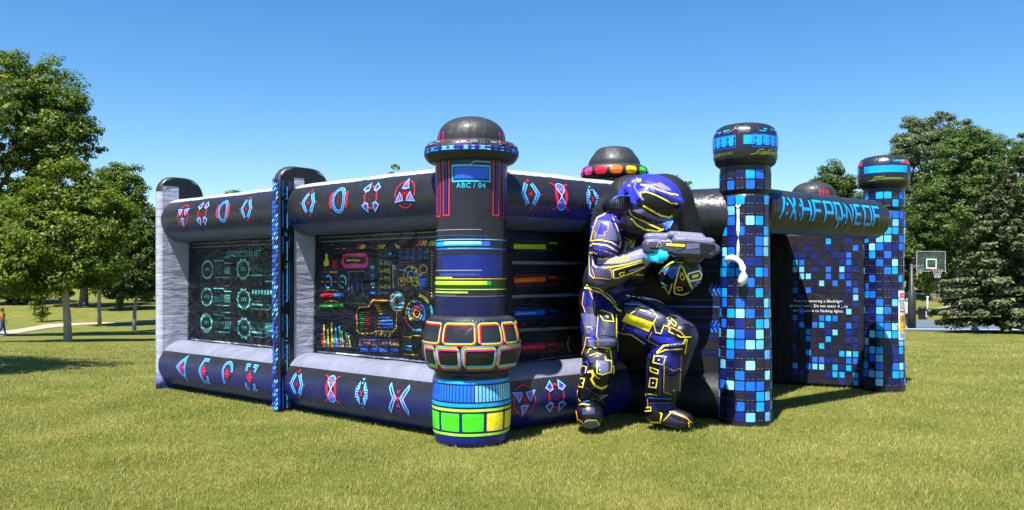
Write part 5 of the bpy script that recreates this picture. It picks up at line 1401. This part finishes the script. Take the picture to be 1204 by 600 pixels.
px_tree('maple_tree', 98, 88, [(96, 310, 40, 36, 0), (70, 318, 30, 30, 1), (120, 300, 30, 34, 1)], n_clump=200, n_leaf=70, size=.42, leaf='leaf_dark', trunk_r=.45, clump=.11, seed=6, bark='bark', group=wood,
        label='dark tree with the thickest grey trunk at the wood edge behind the footpath')
px_tree('maple_tree', 139, 84, [(140, 312, 34, 40, 0), (160, 322, 26, 30, 1)], n_clump=170, n_leaf=70, size=.42, leaf='leaf_dark', trunk_r=.25, clump=.12, seed=7, bark='dark_bark', group=wood,
        label='dark trunked tree in the shade behind the thin pale trunks')
px_tree('maple_tree', 18, 92, [(18, 312, 46, 44, 0), (0, 330, 30, 26, -1), (40, 330, 24, 24, -1)], n_clump=220, n_leaf=70, size=.44, leaf='leaf_dark', trunk_r=.3, clump=.11, seed=8, group=wood,
        label='low dark shrubby tree closing the wood at the far left edge')
px_tree('maple_tree', 186, 96, [(190, 316, 30, 36, 0), (172, 330, 22, 22, 0), (215, 310, 24, 40, 1)], n_clump=190, n_leaf=70, size=.46, leaf='leaf_dark', trunk_r=.3, clump=.12, seed=9, group=wood,
        label='dark tree of the wood half hidden behind the grey end of the arena')
# a tree beyond the frame whose shade falls on the lawn
tree('oak_tree', (-12.9, 13.5, 0), [(0, 0, 5.6, 3.2, 3.0, 2.2), (1.0, .3, 5.0, 2.6, 2.2, 1.4), (-.8, 1.6, 5.4, 2.4, 2.2, 1.6)], n_clump=280, n_leaf=70, size=.2, leaf='leaf_bright', trunk_r=.16, label='young tree standing outside the frame and shading the near lawn', clump=.10, seed=11, bark='pale_bark')
# tree tops that peek over the arena
px_tree('maple_tree', 280, 110, [(276, 268, 26, 46, 0), (292, 262, 14, 36, 0)], n_clump=110, n_leaf=60, size=.5, leaf='leaf_oak', trunk_r=.3, clump=.14, seed=12, label='tree top just showing above the left tube by the far grey fin')
px_tree('maple_tree', 464, 104, [(460, 250, 16, 60, 0), (478, 262, 14, 58, 0)], n_clump=110, n_leaf=60, size=.5, leaf='leaf_oak', trunk_r=.3, clump=.16, seed=13, label='tree top peeking over the tube left of the domed corner tower')
px_tree('pine_tree', 790, 104, [(790, 262, 11, 66, 0), (790, 300, 15, 40, 0), (808, 268, 10, 60, 0)], n_clump=120, n_leaf=60, size=.5, leaf='leaf_oak', trunk_r=.25, clump=.18, seed=14, label='pointed tree top peeking up beside the soldier helmet')
# the wood goes on behind the arena
src_tree = next(o for o in COL.objects if o.get('label', '').startswith('dark trunked tree'))
for px, d in ((235, 108), (330, 112), (400, 106), (540, 110), (640, 108), (720, 114), (860, 108)):
    c = src_tree.copy(); COL.objects.link(c); c.location = foot(px, d); c.rotation_euler.z = px * .37; c.scale = (1.1, 1.1, .92)
    c['label'] = 'dark wood tree standing out of sight behind the arena'
    for ch in src_tree.children:
        k = ch.copy(); COL.objects.link(k); k.parent = c
# right-hand wood
px_tree('maple_tree', 978, 84, [(980, 258, 36, 66, 0), (960, 270, 24, 50, 0), (1000, 262, 26, 60, 0), (984, 212, 20, 22, 0)], n_clump=400, n_leaf=130, size=.25, leaf='leaf_mid', trunk_r=.4, clump=.09, seed=15, label='broad green tree behind the lettered entrance tube')
px_tree('cottonwood_tree', 1100, 84, [(1102, 190, 54, 60, 0), (1078, 160, 26, 26, 0), (1128, 158, 24, 24, 1), (1160, 180, 28, 36, 1), (1060, 210, 22, 60, 0), (1100, 250, 50, 60, 0)], n_clump=560, n_leaf=130, size=.25, leaf='leaf_grey', trunk_r=.5, clump=.07, seed=16, label='tallest pale grey green tree behind the basketball hoop')
px_tree('maple_tree', 1128, 66, [(1130, 250, 58, 82, 0), (1168, 215, 48, 62, 1), (1100, 280, 36, 58, 0), (1140, 190, 38, 44, 0), (1190, 260, 46, 70, 0)], n_clump=720, n_leaf=130, size=.23, leaf='leaf_mid', trunk_r=.45, clump=.07, seed=17, label='wide dense green tree right behind the backboard')
px_tree('maple_tree', 1222, 72, [(1215, 220, 50, 76, 0), (1200, 300, 50, 50, 0), (1240, 270, 50, 70, 0)], n_clump=440, n_leaf=130, size=.25, leaf='leaf_mid', trunk_r=.4, clump=.08, seed=18, label='green tree at the right edge behind the spruce')
px_tree('maple_tree', 1068, 96, [(1070, 300, 36, 46, 0), (1050, 290, 26, 56, 0), (1110, 312, 34, 36, 0)], n_clump=230, n_leaf=100, size=.34, leaf='leaf_dark', trunk_r=.3, clump=.1, seed=19, label='dark low tree closing the wood behind the hoop pole')
px_tree('maple_tree', 1160, 100, [(1160, 310, 44, 42, 0), (1200, 305, 40, 46, 0)], n_clump=190, n_leaf=100, size=.34, leaf='leaf_dark', trunk_r=.3, clump=.1, seed=20, label='dark tree of the wood hidden low behind the spruce boughs')
# spruce
def spruce(base, H, R, label, seed=0):
    r = np.random.default_rng(seed); rr = random.Random(seed)
    t = thing('spruce_tree', label, 'tree', base)
    C, Nn = [], []
    mb = MB(); tube_path(mb, [(0, 0, -.3), (0, 0, .2), (0, 0, H * .5), (0, 0, H)], [.28, .22, .13, .02], 'dark_bark', 8)
    z = .55
    while z < H - .2:
        k = 1 - z / H
        L0 = R * (k ** .8) * rr.uniform(.85, 1.1)
        nb = 9 if k > .3 else 6
        a0 = rr.uniform(0, 6.28)
        for i in range(nb):
            a = a0 + 6.283 * i / nb + rr.uniform(-.3, .3); L = L0 * rr.uniform(.72, 1.15)
            pts = []
            for q in lin_space(0, 1, 7):
                rad = L * q; zz = z + .25 * L * q - .42 * L * q * q + .10 * L * q ** 4 * 1.5
                pts.append(Vector((math.cos(a) * rad, math.sin(a) * rad, zz)))
            tube_path(mb, pts, [.045, .04, .034, .028, .02, .014, .006], 'dark_bark', 4, False)
            n = int(460 * L / R) + 60
            q = r.uniform(.12, 1.0, n) ** .8
            P0 = np.array([[p.x, p.y, p.z] for p in pts]); f = q * 6; i0 = np.minimum(f.astype(int), 5); fr = (f - i0)[:, None]
            P = P0[i0] * (1 - fr) + P0[i0 + 1] * fr
            side = np.array([-math.sin(a), math.cos(a), 0]); w = L * .26 * (1 - q * .72)
            sd = r.uniform(-1, 1, n) * w
            P = P + side * sd[:, None] + np.stack([np.zeros(n), np.zeros(n), -np.abs(r.normal(0, .12, n)) - .12 * np.abs(sd)], 1)
            C.append(P); Nn.append(np.array([math.cos(a) * .3, math.sin(a) * .3, .8]) + r.normal(size=(n, 3)) * .5)
        z += .34 * (.5 + k)
    C = np.concatenate(C); Nn = np.concatenate(Nn)
    V = leaf_quads(C, Nn, np.full(len(C), .22), r)
    me = fast_mesh('crown', V, np.arange(len(V)).reshape(-1, 4), ['leaf_spruce'], np.zeros(len(C)))
    o = bpy.data.objects.new('crown', me); COL.objects.link(o); o.parent = t
    mb.build('trunk', t)
spruce(foot(1183, 36), 7.6, 3.1, 'spruce with drooping grey green boughs at the court edge', 3)

# ------------------------------------------------------------------ hoop, bin, post, people
plain('pole_black', (.02, .02, .022, 1), .5, .1, 5)
plain('rim_orange', lin(210, 60, 30), .45)
plain('frame_grey', (.30, .32, .33, 1), .5)
plain('white_paint', (.75, .76, .78, 1), .5, .06, 4)
plain('net_cord', (.72, .72, .74, 1), .8, .05, 9)
def glass():
    m, nt, b = new_mat('board_glass')
    b.inputs['Base Color'].default_value = (.45, .62, .58, 1); b.inputs['Roughness'].default_value = .06
    b.inputs['Transmission Weight'].default_value = .93; b.inputs['IOR'].default_value = 1.1
glass()
HP = foot(1072, 42.7)
hoop = thing('basketball_hoop', 'basketball hoop with glass backboard on a thick black pole by the court', 'basketball hoop', HP)
m42 = 42.7 / F
mb = MB(); tube_path(mb, [HP + Vector((0, 0, -.2)), HP + Vector((0, 0, 1.9)), HP + Vector((0, 0, 2.0)), HP + Vector((0, 0, 3.35))], [.2, .2, .11, .09], 'pole_black', 14)
mb.build('pole', hoop, HP)
bt = Vector((.95, .31, 0)).normalized(); bn = Vector((.31, -.95, 0)).normalized()
bc = HP + Vector((.62, -.75, 0)); bc.z = EYE - (307.5 - HY) * 42 / F
mb = MB()
for dz in (-.25, .25): tube_path(mb, [HP + Vector((0, 0, 3.25 + dz * .6)), bc - bn * .06 + UP * dz], [.06, .05], 'pole_black', 8)
for s in (-.35, .35): tube_path(mb, [bc - bn * .05 + bt * s - UP * .3, bc - bn * .05 + bt * s + UP * .3], [.035, .035], 'pole_black', 6)
mb.build('support_arm', hoop, HP)
BW, BH = 1.86, 1.04
mb = MB(); box(mb, bc, bt, bn, UP, BW - .06, .025, BH - .06, 'board_glass', .004); board = mb.build('backboard', hoop, HP)
mb = MB()
for s in (-1, 1):
    box(mb, bc + UP * s * (BH / 2 - .02), bt, bn, UP, BW, .05, .03, 'frame_grey'); box(mb, bc + bt * s * (BW / 2 - .02), bt, bn, UP, .03, .05, BH - .085, 'frame_grey')
mb.build('board_frame', board, HP)
mb = MB(); tc = bc - UP * .12 + bn * .02
for s in (-1, 1):
    box(mb, tc + UP * s * .225, bt, bn, UP, .66, .012, .06, 'white_paint', .002); box(mb, tc + bt * s * .30, bt, bn, UP, .06, .012, .385, 'white_paint', .002)
mb.build('target_square', board, HP)
rc = bc - UP * .42 + bn * .40
mb = MB(); ring = [rc + (bt * math.cos(a) + bn * math.sin(a)) * .235 for a in lin_space(0, 2 * math.pi, 25)]
tube_path(mb, ring, [.016] * 25, 'rim_orange', 6, False); box(mb, bc - UP * .42 + bn * .10, bt, bn, UP, .16, .16, .10, 'rim_orange'); mb.build('rim', hoop, HP)
mb = MB()
for k in range(12):
    for sg in (1, -1):
        pts = [rc + (bt * math.cos(a) + bn * math.sin(a)) * rr_ - UP * h for a, rr_, h in ((2 * math.pi * (k + sg * q * 1.5) / 12, .23 - .11 * q ** .7, .42 * q) for q in (0, .25, .5, .75, 1))]
        tube_path(mb, pts, [.009] * 5, 'net_cord', 4, False)
mb.build('net', hoop, HP)
# bin
bp_ = foot(1084.5, 60)
mb = MB(); prof = [(.02, .0), (.25, 0), (.27, .05), (.29, .78), (.31, .80), (.31, .86), (.27, .92), (.12, .97), (.02, .975)]
mb.grid(lambda p, a: bp_ + Vector((p[0] * math.cos(a), p[0] * math.sin(a), p[1])), prof, [2 * math.pi * k / 20 for k in range(20)], 'pole_black', wrap=True)
bin_ = mb.build('litter_bin', None, bp_); tag(bin_, 'dark round litter bin standing beyond the basketball court', 'litter bin')
mb = MB(); box(mb, bp_ + Vector((.17, -.27, .42)), Vector((.85, .5, 0)).normalized(), Vector((.5, -.85, 0)).normalized(), UP, .2, .02, .42, 'white_paint', .004); mb.build('notice', bin_, bp_)
pp = foot(1090.5, 57)
mb = MB(); tube_path(mb, [pp - UP * .2, pp + UP * 1.5, pp + UP * 1.62], [.055, .055, .04], 'white_paint', 10); box(mb, pp + UP * 1.68, (1, 0, 0), (0, 1, 0), UP, .13, .13, .12, 'white_paint', .02)
tag(mb.build('marker_post', None, pp), 'slim white post beside the litter bin', 'post')
# white bag on the court edge
bg = foot(1146, 38.5)
mb = MB()
ball(mb, bg + UP * .11, .17, .12, .12, 'white_paint'); ball(mb, bg + Vector((.13, .02, .07)), .10, .09, .08, 'white_paint'); tube_path(mb, [bg + Vector((-.08, 0, .2)), bg + Vector((-.05, 0, .31)), bg + Vector((.04, 0, .31)), bg + Vector((.06, 0, .2))], [.012] * 4, 'white_paint', 6)
tag(mb.build('bag', None, bg), 'small white bag lying on the grass under the spruce', 'bag')
# two people far off
plain('skin', (.50, .30, .21, 1), .55, .05); plain('hair_brown', (.05, .03, .02, 1), .6); plain('denim', (.12, .20, .34, 1), .8, .15, 20); plain('shirt_orange', lin(236, 160, 60), .8); plain('shirt_white', (.7, .7, .72, 1), .8); plain('shorts_dark', (.03, .03, .04, 1), .8); plain('shoe', (.25, .25, .27, 1), .6); plain('red_print', lin(200, 40, 40), .8)
def person(base, H, face, shirt, legs, label, stride=.12, seed=0):
    base = Vector(base); t = thing('person', label, 'person', base)
    f = Vector((math.cos(face), math.sin(face), 0)); s = Vector((-f.y, f.x, 0))
    def P(x, y, z): return base + (f * x + s * y + UP * z) * H
    def skin(shapes, mat, name, parent, vox=.012):
        m = MB()
        for a, ra, b, rb in shapes: limb(m, P(*a), ra * H, P(*b), rb * H, seg=10)
        v, q = fuse(m, vox * H / 1.7, 3); o = MB(); o.add(v, q, mat); return o.build(name, parent, base)
    L = [((0, .05, .50), .05, (stride * .3, .055, .27), .036), ((stride * .3, .055, .27), .035, (stride * .6, .05, .05), .022), ((0, -.05, .50), .05, (-stride * .1, -.055, .27), .036), ((-stride * .1, -.055, .27), .035, (-stride * .9, -.05, .06), .022)]
    feet = [((stride * .6 - .01, .05, .022), .02, (stride * .6 + .09, .055, .018), .016), ((-stride * .9 - .01, -.05, .03), .02, (-stride * .9 + .08, -.055, .018), .016)]
    arms = []
    for g, sw in ((1, -.5), (-1, .5)):
        arms += [((0, g * .105, .80), .030, (sw * .06, g * .135, .63), .023), ((sw * .06, g * .135, .63), .022, (sw * .2 + .05, g * .13, .50), .016)]
        hx = sw * .2 + .055
        arms += [((hx, g * .13, .485), .017, (hx + .008, g * .13, .465), .016)]
        arms += [((hx + .006 + .006 * k, g * .13 + (k - 1.5) * .007, .46), .0055, (hx + .014 + .005 * k, g * .128 + (k - 1.5) * .007, .43 + .004 * abs(k - 1.5)), .0045) for k in range(4)] + [((hx + .016, g * .12, .475), .006, (hx + .03, g * .112, .455), .005)]
    torso = [((0, 0, .52), .078, (0, 0, .64), .066), ((0, 0, .64), .07, (0, 0, .77), .082), ((0, .05, .79), .05, (0, -.05, .79), .05), ((0, 0, .82), .035, (.008, 0, .88), .033)]
    head = [((.012, 0, .945), .050, (.006, 0, .935), .052), ((.028, 0, .905), .034, (.03, 0, .90), .03), ((.058, 0, .925), .009, (.066, 0, .915), .009), ((.0, .052, .925), .010, (.0, .052, .915), .009), ((.0, -.052, .925), .010, (.0, -.052, .915), .009)]
    skin(L + feet + arms + torso + head, 'skin', 'body', t, .008)
    g_ = .010
    skin([(a, ra + g_, b, rb + g_) for a, ra, b, rb in L] + [((0, .03, .52), .075, (0, -.03, .52), .075)], legs, 'trousers', t)
    up = [(a, ra + .012, b, rb + .012) for a, ra, b, rb in torso[:3]] + [(a, ra + .012, b.__class__((x for x in b)), rb + .012) for (a, ra, b, rb) in (arms[0], arms[8])]
    skin(up, shirt, 'shirt', t)
    skin([((-.01, 0, .955), .056, (-.02, 0, .94), .052), ((-.035, 0, .92), .035, (-.04, 0, .895), .025), ((.02, 0, .985), .03, (-.01, 0, .985), .035)], 'hair_brown', 'hair', t)
    for a, ra, b, rb in feet: skin([(a, ra + .006, b, rb + .006)], 'shoe', 'shoe', t)
    return t
p0_ = on_ground(3, 393.5)
person(p0_, 1.62, math.radians(20), 'shirt_orange', 'denim', 'person in orange top and jeans walking on the footpath at the left edge', .14)
p1_ = foot(1067.5, 44.3)
person(p1_, 1.62, math.radians(200), 'shirt_white', 'shorts_dark', 'person in white shirt standing beside the hoop pole', .04)

# ------------------------------------------------------------------ light, sky, camera
SUN = Vector((-.20, -.40, .90)).normalized()
w = bpy.data.worlds.new('World'); scene.world = w; w.use_nodes = True
nt = w.node_tree; bgn = nt.nodes['Background']
sky = nt.nodes.new('ShaderNodeTexSky'); sky.sky_type = 'NISHITA'; sky.sun_disc = False
sky.sun_elevation = math.asin(SUN.z); sky.sun_rotation = math.atan2(SUN.x, SUN.y)
sky.altitude = 200; sky.air_density = 1.0; sky.dust_density = .2; sky.ozone_density = 3.5
hs = nt.nodes.new('ShaderNodeHueSaturation'); hs.inputs['Saturation'].default_value = 1.3
nt.links.new(sky.outputs[0], hs.inputs['Color']); nt.links.new(hs.outputs[0], bgn.inputs[0]); bgn.inputs[1].default_value = .073
sl_ = bpy.data.lights.new('sun', 'SUN'); sl_.energy = 5.0; sl_.angle = math.radians(.53); sl_.color = (1, .955, .88)
so = bpy.data.objects.new('sun', sl_); COL.objects.link(so); so.rotation_euler = SUN.to_track_quat('Z', 'Y').to_euler(); so.location = SUN * 40
cam = bpy.data.cameras.new('camera'); co = bpy.data.objects.new('camera', cam); COL.objects.link(co)
co.location = (0, 0, EYE); co.rotation_euler = (math.pi / 2, 0, 0)
cam.sensor_width = 36; cam.lens = 36 * F / 1204; cam.shift_y = (HY - 300 ) / 1204; cam.clip_end = 2000; cam.clip_start = .05
scene.camera = co
vs_ = scene.view_settings; vs_.view_transform = 'Standard'; vs_.look = 'None'; vs_.exposure = 1.3; vs_.gamma = 1; vs_.use_curve_mapping = False
scene.cycles.max_bounces = 8; scene.cycles.transparent_max_bounces = 8
